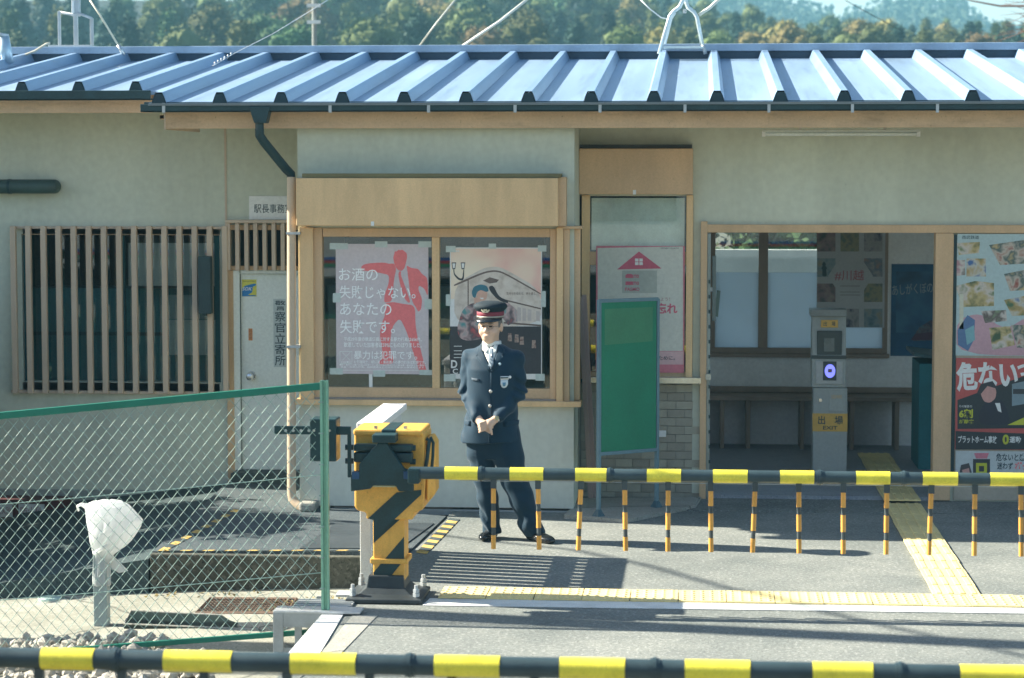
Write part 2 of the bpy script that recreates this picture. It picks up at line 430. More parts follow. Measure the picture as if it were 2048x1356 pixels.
# chequer plate cover on the apron
cp = [G(600, 1098, .012), G(800, 1098, .012), G(868, 1048, .012), G(672, 1048, .012)]
cpb = MB(); cpb.prism([p + Vector((0, 0, .008)) for p in cp], (0, 0, -.008)); CP = cpb.build('cover_plate', mat('chequer_plate', (.06, .075, .085), .5, metal=.2, var=.2, bump=.9, bs=120), APRON)

# yard behind the fence: a sheet that falls to the left, with its pit, cracks and grates
ya, yb_, yc, yd = -.30, -.2, -.2, -.36
x_l = G(-420, 1300, -.4).x; x_r = e1.x - .02
yv = []; nx, ny = 24, 12
y_near, y_far = 11.0, ap[0].y - .076
ym = MB()
for j in range(ny + 1):
    for i in range(nx + 1):
        u = i / nx; v = j / ny; x = x_l + (x_r - x_l) * u; y = y_near + (y_far - y_near) * v
        if u == 1: x = e1.x + (e1.x - e0.x) / (e1.y - e0.y) * (y - e1.y) - .01
        z = -.21 - .17 * (1 - u) ** 1.3 - .05 * (1 - v) + .012 * mnoise.noise((x * 1.3, y * 1.3, 0))
        yv.append((x, y, z))
ym.add(yv, [(j * (nx + 1) + i, j * (nx + 1) + i + 1, (j + 1) * (nx + 1) + i + 1, (j + 1) * (nx + 1) + i) for j in range(ny) for i in range(nx)])
YARD = ym.build('yard', ground_mat('yard_concrete', (.27, .275, .235), (.34, .345, .295), (.43, .425, .37), 45, .92, .6, (.66, .66, .62), crack=.7), kind='structure', loc=(0, 0, -.4), smooth=True)
def yz(x, y):
    u = (x - x_l) / (x_r - x_l); v = (y - y_near) / (y_far - y_near)
    return -.21 - .17 * max(0, 1 - u) ** 1.3 - .05 * (1 - v) + .012 * mnoise.noise((x * 1.3, y * 1.3, 0))
def Yd(px, py):
    z = -.28
    for _ in range(4): p = G(px, py, z); z = yz(p.x, p.y)
    return G(px, py, z)
# shaded strip below the office wall, left of the apron
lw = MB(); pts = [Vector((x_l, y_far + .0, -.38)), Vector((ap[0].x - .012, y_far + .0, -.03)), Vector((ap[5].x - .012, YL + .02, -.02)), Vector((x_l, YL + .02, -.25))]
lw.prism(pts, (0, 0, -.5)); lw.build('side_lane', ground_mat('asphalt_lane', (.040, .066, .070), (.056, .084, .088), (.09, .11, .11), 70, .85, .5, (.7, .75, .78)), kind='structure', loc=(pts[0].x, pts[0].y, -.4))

# ballast below the fence
bal = MB()
for i in range(620):
    px = rnd.uniform(-60, 420); py = rnd.uniform(1306, 1400)
    if px > 330 and py < 1345: continue
    p = G(px, py, -.36); r = rnd.uniform(.018, .045)
    ico = [(0, 0, 1), (.89, 0, .45), (.28, .85, .45), (-.72, .53, .45), (-.72, -.53, .45), (.28, -.85, .45), (.72, .53, -.45), (-.28, .85, -.45), (-.89, 0, -.45), (-.28, -.85, -.45), (.72, -.53, -.45), (0, 0, -1)]
    fs = [(0, 1, 2), (0, 2, 3), (0, 3, 4), (0, 4, 5), (0, 5, 1), (1, 6, 2), (2, 7, 3), (3, 8, 4), (4, 9, 5), (5, 10, 1), (6, 7, 2), (7, 8, 3), (8, 9, 4), (9, 10, 5), (10, 6, 1), (6, 11, 7), (7, 11, 8), (8, 11, 9), (9, 11, 10), (10, 11, 6)]
    sx, sy, sz = [r * rnd.uniform(.7, 1.35) for _ in range(3)]; a = rnd.uniform(0, 6.28); zz = yz(p.x, p.y) + r * rnd.uniform(.0, 1.2)
    bal.add([(p.x + (x * sx * math.cos(a) - y * sy * math.sin(a)) * rnd.uniform(.85, 1.15), p.y + (x * sx * math.sin(a) + y * sy * math.cos(a)), zz + z * sz * rnd.uniform(.8, 1.1)) for x, y, z in ico], fs)
bal.build('ballast', mat('ballast_stone', (.36, .34, .29), .9, var=.35, vs=9, fine=.2), kind='stuff', label='loose pale track ballast below the chain link fence', cat='ballast')

# tactile paving: dot tiles along the crossing, bar tiles leading indoors
T = .302
t0, t1 = G(872, 1205), G(2048, 1213)
yx = (t0.y + t1.y) / 2 + .19
dm = MB(); dm.box(-T / 2 + .003, T / 2 - .003, -T * .60, T * .60, 0, .010)
for i in range(5):
    for j in range(5):
        cx, cy = (i - 2) * T / 5.2, (j - 2) * T * 1.2 / 5.2
        dm.cyl((cx, cy, .010), (cx, cy, .016), .016, .010, 6)
dot_me = dm.mesh('tactile_tile', M_yellow_tile)
STRIP = thing('tactile_strip', 'long yellow strip of dotted tactile tiles across the forecourt', 'tactile paving', (t0.x, yx, .006)); STRIP['kind'] = 'structure'
n = 0; x = t0.x + T / 2
while x < G(2300, 1213).x:
    o = bpy.data.objects.new('tactile_tile', dot_me); COL.objects.link(o); o.parent = STRIP
    o.location = (x - t0.x, 0.012 * math.sin(n * 1.7) * .3, rnd.uniform(0, .003)); o.rotation_euler = (rnd.uniform(-.004, .004), rnd.uniform(-.006, .006), rnd.uniform(-.012, .012))
    x += T; n += 1
g0, g1 = G(1866, 1196), G(1966, 1196)
gx = (g0.x + g1.x) / 2; gy = yx + T * .62
gmh = MB(); gmh.box(-T / 2 + .003, T / 2 - .003, -T / 2 + .002, T / 2 - .002, 0, .010)
for i in range(4): gmh.box((i - 1.5) * .074 - .014, (i - 1.5) * .074 + .014, -T / 2 + .015, T / 2 - .015, .010, .016)
bar_me = gmh.mesh('guide_tile', M_yellow_tile)
GUIDE = thing('guide_path', 'yellow ribbed guide tiles leading from the dotted strip into the station', 'tactile paving', (gx, gy, .006)); GUIDE['kind'] = 'structure'
k = 0; y = gy + T / 2
while y < 21.2:
    o = bpy.data.objects.new('guide_tile', bar_me); COL.objects.link(o); o.parent = GUIDE
    o.location = (rnd.uniform(-.003, .003), y - gy, (.028 if y + T / 2 > YE else 0)); o.rotation_euler = (0, 0, rnd.uniform(-.006, .006))
    y += T; k += 1

# ------------------------------------------------------------------ station building
BLD = thing('station_building', 'small single storey station with ribbed blue steel roof and tan trimmed walls', 'building', (W(1024, 900, YB).x, YB, 0))
def part(name, b, m, bevel=0.0, parent=None, label=None): 
    o = b.build(name, m, parent or BLD, bevel=bevel)
    if label: o['label'] = label
    return o
def pb(name, r, Y, t, m, bevel=.004, parent=None): return part(name, MB().pbox(*r, Y, t), m, bevel, parent)

ZS = 3.10                                             # soffit
x = lambda px, Y, py=600: W(px, py, Y).x
z = lambda py, Y, px=1000: W(px, py, Y).z
# left (office) wall with its two openings
b = MB(); t = .14
b.box(XL, x(45, YL), YL, YL + t, -.3, 3.4)
b.box(x(45, YL), x(440, YL), YL, YL + t, z(470, YL), 3.4)
b.box(x(45, YL), x(440, YL), YL, YL + t, -.3, z(770, YL))
b.box(x(440, YL), x(462, YL), YL, YL + t, -.3, 3.4)
b.box(x(462, YL), x(612, YL), YL, YL + t, z(455, YL), 3.4)
b.box(x(612, YL), x(660, YL), YL, YL + t, -.3, 3.4)
part('office_wall', b, M_wall)
b = MB(); b.box(XL, x(455, YL), YL - .03, YL - .002, -.3, z(988, YL)); part('foundation', b, mat('foundation_concrete', (.32, .35, .32), .9, var=.15, vs=3, bump=.2), .006)
pb('wall_seam', (449, 230, 453, 452), YL - .006, .008, M_slat, 0)
# bay
b = MB(); bx0, bx1 = x(597, YB), x(1148, YB)
b.box(bx0, bx1, YB, YB + .12, .03, z(808, YB)); 
LOWW = part('bay_wall_low', b, M_wall_low)
b = MB()
b.box(bx0, bx1, YB, YB + .12, z(462, YB), ZS)
b.box(bx0, x(625, YB), YB, YB + .12, z(808, YB), z(462, YB))
b.box(x(1112, YB), bx1, YB, YB + .12, z(808, YB), z(462, YB))
b.box(bx0, bx0 + .12, YB + .12, YL, .03, 3.16)
b.box(bx1 - .12, bx1, YB + .12, YE + .14, .03, ZS)
part('bay_wall', b, M_wall)
pb('bay_skirting', (600, 1019, 1150, 1031), YB - .02, .03, mat('skirting_grey', (.30, .32, .31), .6, var=.2), .004)
# entrance wall
b = MB(); t = .14
b.box(bx1, x(1405, YE), YE, YE + t, z(392, YE), ZS)
b.box(x(1386, YE), x(1405, YE), YE, YE + t, .03, z(392, YE))
b.box(x(1405, YE), XR, YE, YE + t, z(452, YE), ZS)
b.box(x(1905, YE), x(2215, YE), YE, YE + t, 0, z(452, YE)); b.box(XR - .2, XR, YE, YE + t, 0, z(452, YE))
part('entrance_wall', b, M_wall)
b = MB()                                              # side wall, back wall with window opening, partition, soffit
b.box(XL, XL + .14, YL + .14, YBK, -.3, 3.4)
part('end_wall', b, M_wall)
wx0, wx1, wz0, wz1 = x(1421, YBK), x(1775, YBK), z(702, YBK), z(400, YBK)
b = MB(); t = .12
b.box(XL, wx0, YBK, YBK + t, -.3, 3.5); b.box(wx1, XR, YBK, YBK + t, -.3, 3.5)
b.box(wx0, wx1, YBK, YBK + t, -.3, wz0); b.box(wx0, wx1, YBK, YBK + t, wz1, 3.5)
part('back_wall', b, M_inwall)
PX = x(1409, YE)
b = MB(); b.box(PX - .1, PX, YE + .14, YBK, 0, 3.3); part('partition', b, M_inwall)
b = MB(); b.box(PX - .1, XR, YE + .14, YBK, 2.62, 2.70); part('waiting_room_ceiling', b, M_inwall)
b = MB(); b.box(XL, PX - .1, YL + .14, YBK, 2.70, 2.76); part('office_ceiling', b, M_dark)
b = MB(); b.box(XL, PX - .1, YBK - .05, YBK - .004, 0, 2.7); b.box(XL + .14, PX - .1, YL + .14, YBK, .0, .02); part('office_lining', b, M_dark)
b = MB(); b.box(x(322, YF), XR, YF + .03, YE, ZS, ZS + .03); b.box(x(322, YF), bx0, YF + .03, YL, ZS + .003, ZS + .033); part('soffit', b, M_trim2)
b = MB(); b.box(XL, x(322, YF), 18.55, YL, 3.30, 3.33); part('soffit', b, M_trim2)
# raised floor of the waiting room
b = MB(); b.box(PX, XR, YE + .01, YBK, -.3, .032); part('waiting_room_floor', b, M_floor)
b = MB(); b.box(bx1, PX, YB + .17, YE + .14, -.3, .006); b.box(PX, XR, YB + .17, YE + .01, -.3, .004); part('threshold', b, M_asphalt)

# roof
ze = z(204, YG); zr = z(117, YR); SL = (zr - ze) / (YR - YG)
roofz = lambda Y: ze + SL * (Y - YG)
YG2 = 18.40                                           # eave of the set-back left part
xm = x(303, YG)
b = MB()
def slab_roof(b, x0, x1, y0, y1, th=.03):
    b.add([(x0, y0, roofz(y0)), (x1, y0, roofz(y0)), (x1, y1, roofz(y1)), (x0, y1, roofz(y1)), (x0, y0, roofz(y0) - th), (x1, y0, roofz(y0) - th), (x1, y1, roofz(y1) - th), (x0, y1, roofz(y1) - th)],
          [(0, 1, 2, 3), (7, 6, 5, 4), (0, 4, 5, 1), (1, 5, 6, 2), (2, 6, 7, 3), (3, 7, 4, 0)])
slab_roof(b, xm, XR + .6, YG, YR); slab_roof(b, XL - .4, xm, YG2, YR)
b.add([(XL - .4, YR, zr), (XR + .6, YR, zr), (XR + .6, YR + 1.6, zr - .5), (XL - .4, YR + 1.6, zr - .5)], [(0, 1, 2, 3)])
ROOF = part('roof', b, M_roof)
def rib_mesh(y0):
    b = MB(); L = YR - .03 - y0; w0, w1, h = .060, .026, .082
    prof = [(-w0, 0), (-w1 - .012, h * .72), (-w1, h), (w1, h), (w1 + .012, h * .72), (w0, 0)]
    v = [(px_, 0, pz) for px_, pz in prof] + [(px_, L, pz + SL * L) for px_, pz in prof]
    n = len(prof); b.add(v, [(i, i + 1, i + 1 + n, i + n) for i in range(n - 1)] + [tuple(range(n, 2 * n))])
    cap = MB(); cap.add([(px_ * .98, -.004, pz - .012) for px_, pz in prof] + [(px_ * .98, .02, pz - .012) for px_, pz in prof], [tuple(range(n)), tuple(reversed(range(n, 2 * n)))] + [(i, (i + 1) % n, (i + 1) % n + n, i + n) for i in range(n)])
    return b.mesh('rib', M_rib), cap.mesh('rib_end', M_ribcap)
r_main, c_main = rib_mesh(YG); r_left, c_left = rib_mesh(YG2)
pitch = (x(1945, YG, 200) - x(440, YG, 200)) / 12
def rib(xx, y0, rm, cm):
    for nm, me in (('rib', rm), ('rib_end', cm)):
        o = bpy.data.objects.new(nm, me); COL.objects.link(o); o.parent = ROOF; o.location = Vector((xx, y0, roofz(y0) + .001)) - ORG[BLD]
xx = x(440, YG, 200) - pitch
while xx < XR + .5: rib(xx, YG - .01, r_main, c_main); xx += pitch
xx = x(440, YG, 200) - 2 * pitch + .035
while xx > XL - .3: rib(xx, YG2 - .01, r_left, c_left); xx -= pitch
b = MB(); b.box(XL - .4, XR + .6, YR - .16, YR + .16, zr + .055, zr + .125)
part('ridge_cap', b, mat('ridge_steel', (.28, .38, .50), .4, var=.08, spec=.6), .006, ROOF)
b = MB(); b.box(XL - .4, XR + .6, YR - .12, YR - .09, zr - .02, zr + .0545); part('ridge_riser_shade', b, mat('riser_shade_dark', (.035, .07, .11), .5), 0, ROOF)  # riser under the cap, coloured dark for the shadow the cap casts
# gutters, fascias
b = MB(); zg1 = z(207, YG, 1100); zg0 = z(223, YG, 1100)
b.box(x(292, YG), XR + .6, YG - .11, YG - .095, zg0, zg1); b.box(x(292, YG), XR + .6, YG - .11, YG + .02, zg0, zg0 + .012); b.box(x(292, YG), XR + .6, YG + .008, YG + .02, zg0, zg1 + .02)
GUT = part('gutter', b, M_gutter, .004)
for px_ in (327, 660, 857, 1030, 1200, 1370, 1538, 1705, 1875): pb('gutter_bracket', (px_ - 3, 206, px_ + 3, 225), YG - .118, .012, M_galv, 0, GUT)
pb('gutter_lip', (296, 204, 2300, 209), YG - .125, .02, mat('gutter_lip_paint', (.16, .19, .20), .35), 0, GUT)
b = MB(); Yg = YG2 - .1; b.box(XL - .4, x(306, Yg), Yg, Yg + .014, z(200, Yg, 150), z(181, Yg, 150)); b.box(XL - .4, x(306, Yg), Yg, Yg + .12, z(200, Yg, 150), z(200, Yg, 150) + .012)
part('gutter', b, M_gutter, .004)
b = MB(); b.box(x(328, YF, 230), XR + .5, YF, YF + .03, z(256, YF, 1100), ze - .03); part('fascia', b, M_fascia, .003)
b = MB(); Yf = YG2 + .05; b.box(XL - .3, x(303, Yf, 230), Yf, Yf + .03, z(226, Yf, 150), roofz(YG2) - .02); part('fascia', b, M_fascia, .003)
b = MB(); b.box(x(328, YF, 230), x(331, YF, 230), YF - .004, YG2 + .3, z(258, YF, 1100), ze - .03); part('fascia_end', b, M_slat, 0)
# downpipe with hopper
HP = [(497, 213), (540, 213), (532, 246), (508, 246)]
b = MB(); b.prism([W(px_, py_, YG - .13) for px_, py_ in HP], (0, .12, 0)); b.cyl(W(519, 244, YG - .07), W(519, 262, YG - .07), .034, n=16)
DP = part('downpipe_hopper', b, M_gutter, .006)
b = MB(); b.tube([W(519, 258, YG - .07), W(519, 270, YG - .06), W(528, 284, YG + .0), W(572, 338, YG + .26), W(582, 348, YG + .30), W(582, 356, YG + .30)], .036, 12)
smooth_by_angle(part('downpipe_bend', b, M_gutter))
b = MB(); b.tube([W(583, 354, YB - .06), W(583, 985, YB - .06), W(585, 998, YB - .07), W(596, 1010, YB - .10), W(612, 1018, YB - .13)], .036, 16)
smooth_by_angle(part('downpipe', b, mat('downpipe_paint', (.52, .41, .29), .5, var=.1, vs=5, streak=True)))
for py_ in (466, 693): pb('pipe_clamp', (572, py_ - 2, 600, py_ + 3), YB - .10, .10, M_galv, 0)
b = MB(); b.box(*sorted((x(608, YB, 1025), x(640, YB, 1025))), YB - .24, YB - .02, .012, .085); part('pipe_shoe', b, M_concrete, .02)
# shutter housings
b = MB(); b.pbox(592, 356, 1116, 452, YB - .22, .215); BOX = part('shutter_box', b, M_trim, .006)
b = MB(); b.pbox(604, 347, 1122, 355.4, YB - .19, .185); part('shutter_box_lid', b, mat('lid_olive', (.19, .17, .08), .7, var=.2), .002)
b = MB(); b.pbox(1116.6, 354, 1132, 452, YB - .15, .148); part('shutter_box_side', b, M_trim2, .003)
pb('paper_tag', (742, 443, 748, 452), YB - .224, .003, M_white, 0)
b = MB(); b.pbox(1158, 297, 1386, 389, YE - .16, .158); part('shutter_box', b, M_trim2, .006)
b = MB(); b.pbox(1160, 289, 1384, 296.5, YE - .13, .128); part('shutter_box_lid', b, mat('lid_dark', (.05, .055, .05), .8, var=.4), .002)
pb('paper_tag', (1266, 380, 1272, 389), YE - .164, .003, M_white, 0)
# bay window
BW = pb('bay_window', (600, 455, 627, 806), YB - .05, .06, M_trim, .004)
pb('window_post', (627.5, 456, 645, 800), YB - .02, .10, M_trim2, .003, BW)
pb('window_post', (1100, 458, 1112, 800), YB - .02, .10, M_trim2, .003, BW)
pb('window_head', (645.3, 457, 1099.7, 474), YB - .015, .09, M_trim2, .003, BW)
pb('window_mullion', (864, 474.4, 879, 778), YB - .012, .07, M_trim, .003, BW)
pb('window_rail', (645.3, 776, 1099.7, 796), YB - .012, .08, M_trim2, .003, BW)
pb('window_track', (622, 796.4, 1112, 802), YB - .03, .12, mat('track_grey', (.30, .27, .24), .4, metal=.3), .002, BW)
pb('window_sill', (590, 801.5, 1162, 812), YB - .085, .20, M_trim, .004, BW)
pb('corner_post', (1112.6, 455, 1126, 806), YB - .055, .10, M_trim, .003, BW)
pb('corner_post', (1126.6, 458, 1139, 803), YB - .03, .06, M_trim2, .003, BW)
pb('corner_post', (1139.6, 458, 1160, 800), YB + .02, .10, M_trim2, .003, BW)
pb('corner_ledge', (1116, 452.5, 1164, 457.6), YB - .05, .16, M_trim2, .002, BW)
for r in ((645.6, 474.4, 863.6, 775.6), (879.4, 474.4, 1099.6, 775.6)): pb('pane', r, YB + .02, .006, G_win, 0, BW)
# ticket window
TW = pb('ticket_window', (1163, 390, 1179, 758), YE - .06, .10, M_trim, .003)
pb('window_post', (1372, 390, 1385.5, 755), YE - .06, .10, M_trim, .003, TW)
pb('window_rail', (1179.4, 504, 1371.6, 530), YE - .03, .06, M_trim2, .003, TW)
pb('window_rail', (1179.4, 744, 1371.6, 754), YE - .03, .06, M_trim2, .003, TW)
pb('pane', (1179.4, 392, 1371.6, 503.6), YE, .006, G_win, 0, TW)
pb('pane', (1179.4, 530.4, 1371.6, 743.6), YE, .006, G_win, 0, TW)
pb('counter', (1181, 755, 1402, 767), YE - .14, .16, mat('counter_steel', (.66, .64, .52), .3, metal=.7, var=.15), .003, TW)
b = MB(); b.pbox(1183, 396, 1369, 500, YE + .03, .004)
part('roller_blind', b, mat('blind_cloth', (.70, .76, .69), .6, var=.18, vs=3), 0, TW)
# brick face below the ticket window: one recessed bed, every brick a piece
BR = pb('brick_wall', (1150, 767.6, 1404, 1002), YE + .012, .12, mat('mortar', (.28, .29, .26), .9, var=.1), 0)
bz0, bz1 = z(1001, YE, 1300), z(768, YE, 1300); nrow = 14; bh = (bz1 - bz0) / nrow
bx_0, bx_1 = x(1162, YE, 880), x(1403, YE, 880); bwid = .142
bm_ = MB(); bm_.box(-bwid / 2 + .003, bwid / 2 - .003, 0, .02, .003, bh - .003); brick_me = bm_.mesh('brick', mat('brick_face', (.36, .345, .28), .75, var=.10, vs=12, orand=.16, fine=.12, hue=.01))
bm_ = MB(); bm_.box(-bwid / 4 + .003, bwid / 4 - .003, 0, .02, .003, bh - .003); half_me = bm_.mesh('brick', MATS['brick_face'])
for r_ in range(nrow):
    xx = bx_0 + (bwid / 2 if r_ % 2 == 0 else 0)
    if r_ % 2: 
        o = bpy.data.objects.new('brick', half_me); COL.objects.link(o); o.parent = BR; o.location = Vector((bx_0 + bwid / 4, YE, bz0 + r_ * bh)) - ORG[BLD]; xx = bx_0 + bwid
    while xx < bx_1 - bwid / 4:
        me_ = brick_me if xx + bwid / 2 <= bx_1 + .02 else half_me
        o = bpy.data.objects.new('brick', me_); COL.objects.link(o); o.parent = BR
        o.location = Vector((xx, YE + rnd.uniform(-.003, .003), bz0 + r_ * bh)) - ORG[BLD]; xx += bwid
pb('outlet_plate', (1317, 861, 1332, 874), YE - .008, .008, M_white, .002, BR)
# entrance frame
EF = pb('entrance_frame', (1400, 443, 1413, 1003), YE - .05, .12, M_trim2, .004)
pb('header', (1413.3, 450, 2400, 466), YE - .045, .11, M_trim2, .004, EF)
pb('jamb', (1868, 466.4, 1904, 1001), YE - .045, .16, M_trim2, .004, EF)
pb('inner_jamb', (1413.3, 466.4, 1420, 1000), YE - .02, .10, mat('jamb_steel', (.28, .33, .32), .4, metal=.4, var=.2), .002, EF)
for k in range(14): pb('slot', (1417, 560 + k * 30, 1420.6, 567 + k * 30), YE - .024, .004, M_black, 0, EF)
pb('rail_bar', (1904.3, 470, 1911, 950), YE - .03, .03, M_gutter, .003, EF)
# back window of the waiting room
BKW = MB(); BKW.box(wx0, wx1, YBK - .03, YBK + .05, wz0, wz0 + .05)
BKW = part('waiting_room_window', BKW, M_wood, .003)
xs = [wx0, x(1526, YBK), x(1650, YBK), wx1]
b = MB(); b.box(wx0 - .02, wx1 + .02, YBK - .05, YBK - .004, wz0 - .04, wz0 - .002); part('window_sill', b, M_wood, .003, BKW)
for i, xx in enumerate(xs):
    w = .045
    b = MB(); b.box(xx - w + (w if i == 0 else 0), xx + w - (w if i == 3 else 0), YBK - .028, YBK + .045, wz0 + .0505, wz1); part('window_stile', b, M_wood, .003, BKW)
M_fr = frosted('frosted_film', (.68, .77, .82))
zsplit = z(545, YBK, 1560)
for i in range(3):
    b = MB(); b.box(xs[i] + .045, xs[i + 1] - .045, YBK + .01, YBK + .016, wz0 + .0505, zsplit); part('frosted_pane', b, M_fr, 0, BKW)
    b = MB(); b.box(xs[i] + .045, xs[i + 1] - .045, YBK + .01, YBK + .016, zsplit + .0005, wz1); part('pane', b, G_clear, 0, BKW)
# office window behind the lattice
OW = pb('office_window', (45, 455, 440, 470), YL + .0, .10, M_trim2, .003)
pb('window_rail', (45, 765, 440, 784), YL + .0, .10, M_trim2, .003, OW)
for r in ((46, 470.3, 62, 764.7), (236, 470.3, 250, 764.7), (430, 470.3, 440, 764.7)): pb('window_stile', r, YL + .04, .05, M_dark, .002, OW)
for r in ((62.3, 470.3, 235.7, 764.7), (250.3, 470.3, 429.7, 764.7)): pb('pane', r, YL + .06, .006, G_win, 0, OW)
LT = pb('window_lattice', (22, 453, 452, 458), YL - .05, .045, M_slat, .002)
pb('lattice_rail', (22, 782, 452, 788), YL - .05, .045, M_slat, .002, LT)
for k in range(15):
    px_ = 22 + k * 30.2; pb('slat', (px_, 452, px_ + 10.5, 787), YL - .10, .048, M_slat, .003, LT)
# door with louvred transom
DR = pb('office_door', (482, 548, 606, 972), YL + .03, .045, M_door, .003)
pb('door_frame', (468, 541, 480.5, 985), YL - .02, .10, M_door, .003, DR)
pb('door_frame', (481, 541, 608, 547.5), YL - .02, .10, M_door, .003, DR)
pb('door_stop', (480.7, 548, 482, 985), YL + .0, .05, M_ink, 0, DR)
kn = W(501, 753, YL - .02); b = MB(); b.cyl(kn + Vector((0, .05, 0)), kn + Vector((0, .035, 0)), .042, n=20); b.cyl(kn + Vector((0, .035, 0)), kn + Vector((0, -.01, 0)), .015, n=12)
b.lathe([(.018, 0), (.030, .006), (.034, .02), (.028, .036), (.010, .042)], kn + Vector((0, -.01, 0)), 18, tilt=Matrix.Rotation(math.pi / 2, 3, 'X'))
smooth_by_angle(part('knob', b, M_steel, 0, DR))
pb('hinge', (602, 620, 607, 664), YL + .005, .03, M_gutter, .002, DR)
b = MB(); b.box(x(470, YL), x(612, YL), YL - .26, YL + .02, .0, .10); part('door_step', b, mat('step_dark', (.05, .07, .07), .7), .01)
pb('door_post', (454, 541, 467.6, 1005), YL - .035, .05, M_trim2, .003)
TL = pb('transom_lattice', (450, 440, 600, 446), YL - .10, .10, M_slat, .002)
pb('lattice_rail', (450, 450, 600, 460), YL - .03, .028, M_trim2, .002, TL)
pb('lattice_rail', (450, 532, 600, 540), YL - .03, .028, M_trim2, .002, TL)
for k in range(8):
    px_ = 452 + k * 18.2; pb('slat', (px_, 446.3, px_ + 8, 541), YL - .085, .05, M_slat, .002, TL)
pb('pane', (468, 460, 600, 532), YL + .05, .006, G_win, 0, TL)

# ------------------------------------------------------------------ signs and stickers
def sign(name, label, cat, r, Y, m, th=.006, bevel=.001, group=None):
    b = MB(); b.pbox(*r, Y, th); return b.build(name, m, label=label, cat=cat, bevel=bevel, group=group)
s = sign('office_sign', 'white sign reading 駅長事務室 above the office door lattice', 'sign', (498, 392, 592, 439), YL - .012, M_white)
lettering('駅長事務室', (508, 408, 584, 426), YL - .0135, M_ink, s, .004)
s = sign('police_sticker', 'tall narrow sticker reading 警察官立寄所 on the white door', 'sticker', (547, 598, 572, 734), YL + .027, mat('sticker_grey', (.50, .57, .57), .5), .002, 0)
for i, c in enumerate('警察官立寄所'): lettering(c, (550, 601 + i * 22, 571, 621 + i * 22), YL + .0262, M_ink, s, .007)
s = sign('security_sticker', 'small blue and yellow security company sticker on the white door', 'sticker', (484, 559, 513, 593), YL + .027, mat('sticker_yellow', (.62, .60, .10), .5), .002, 0)
M_lb = mat('logo_blue', (.03, .20, .48), .5)
flat([(484, 573), (512, 566), (512, 571), (505, 573.5), (505, 585), (494, 590), (512, 590), (512.6, 592.5), (484.4, 592.5)], YL + .0262, M_lb, s)
flat(rect(484.3, 583, 496, 592.7), YL + .0260, M_lb, s)
lettering('SOK', (485, 574.5, 504, 581), YL + .0255, M_white, s, .02, shear=.25)
lettering('Security & Safety', (486, 561, 511, 564.5), YL + .0262, M_ink, s)
s = sign('orange_sticker', 'small orange vertical sticker above the door knob', 'sticker', (497, 657, 505, 681), YL + .027, mat('sticker_orange', (.62, .27, .10), .5), .002, 0)
for i, c in enumerate('防犯中'): lettering(c, (498.5, 659 + i * 7, 503.5, 665 + i * 7), YL + .0262, mat('ink_brown', (.25, .10, .05), .6), s)

# speaker box hung on the lattice
sp = MB(); sp.pbox(396, 513, 421, 628, YL - .20, .095)
sp = sp.build('wall_speaker', mat('speaker_grey', (.035, .065, .072), .7, var=.15, bump=.6, bs=300), bevel=.006, label='dark grey column loudspeaker hung on the window lattice', cat='speaker')
pb2 = lambda nm, r, Y, t, m, par, bev=.002: MB().pbox(*r, Y, t).build(nm, m, par, bevel=bev)
pb2('grille_frame', (398, 516, 419, 518), YL - .203, .003, M_gutter, sp); pb2('bracket', (404, 622, 412, 632), YL - .15, .09, M_gutter, sp)
# vent pipe at the left
b = MB(); b.tube([W(-80, 373, YL - .12), W(92, 373, YL - .12), W(103, 373, YL - .10), W(108, 373, YL - .05), W(108, 373, YL + .03)], .062, 18)
o = b.build('vent_pipe', mat('pipe_teal', (.045, .085, .080), .5, var=.25, vs=7), label='dark horizontal vent pipe bending into the office wall', cat='pipe'); smooth_by_angle(o)
c0 = W(20, 373, YL - .12); b = MB(); b.cyl(c0 - Vector((.012, 0, 0)), c0 + Vector((.012, 0, 0)), .066, n=18); b.build('collar', M_gutter, o)
# tube light under the eave
LP = MB(); LP.pbox(1526, 259, 1840, 264, YE - .35, .09); LP = LP.build('fluorescent_lamp', mat('lamp_white', (.58, .62, .56), .4), bevel=.004, label='unlit white fluorescent batten under the eave at the right', cat='lamp')
a, c = W(1530, 268, YE - .31), W(1836, 268, YE - .31); b = MB(); b.cyl(a, c, .016, n=12); smooth_by_angle(b.build('tube', mat('lamp_tube', (.72, .76, .72), .25), LP))
for px_ in (1527, 1837): pb2('end_holder', (px_ - 3, 262, px_ + 4, 273), YE - .34, .06, M_white, LP)
for px_ in (1600, 1770):
    q = W(px_, 259, YE - .31); b = MB(); b.box(q.x - .01, q.x + .01, q.y, q.y + .02, q.z, ZS - .001); b.build('hanger', M_white, LP)

# ------------------------------------------------------------------ posters
def poster(label, r, Y, m, name='poster', th=.002):
    b = MB(); b.pbox(*r, Y, th); return b.build(name, m, label=label, cat='poster')
def tapes(p, Y, rs):
    for r in rs: pb2('tape', r, Y, .0008, M_tape, p, 0)
M_text = mat('text_white', (.93, .94, .92), .6, var=.01)
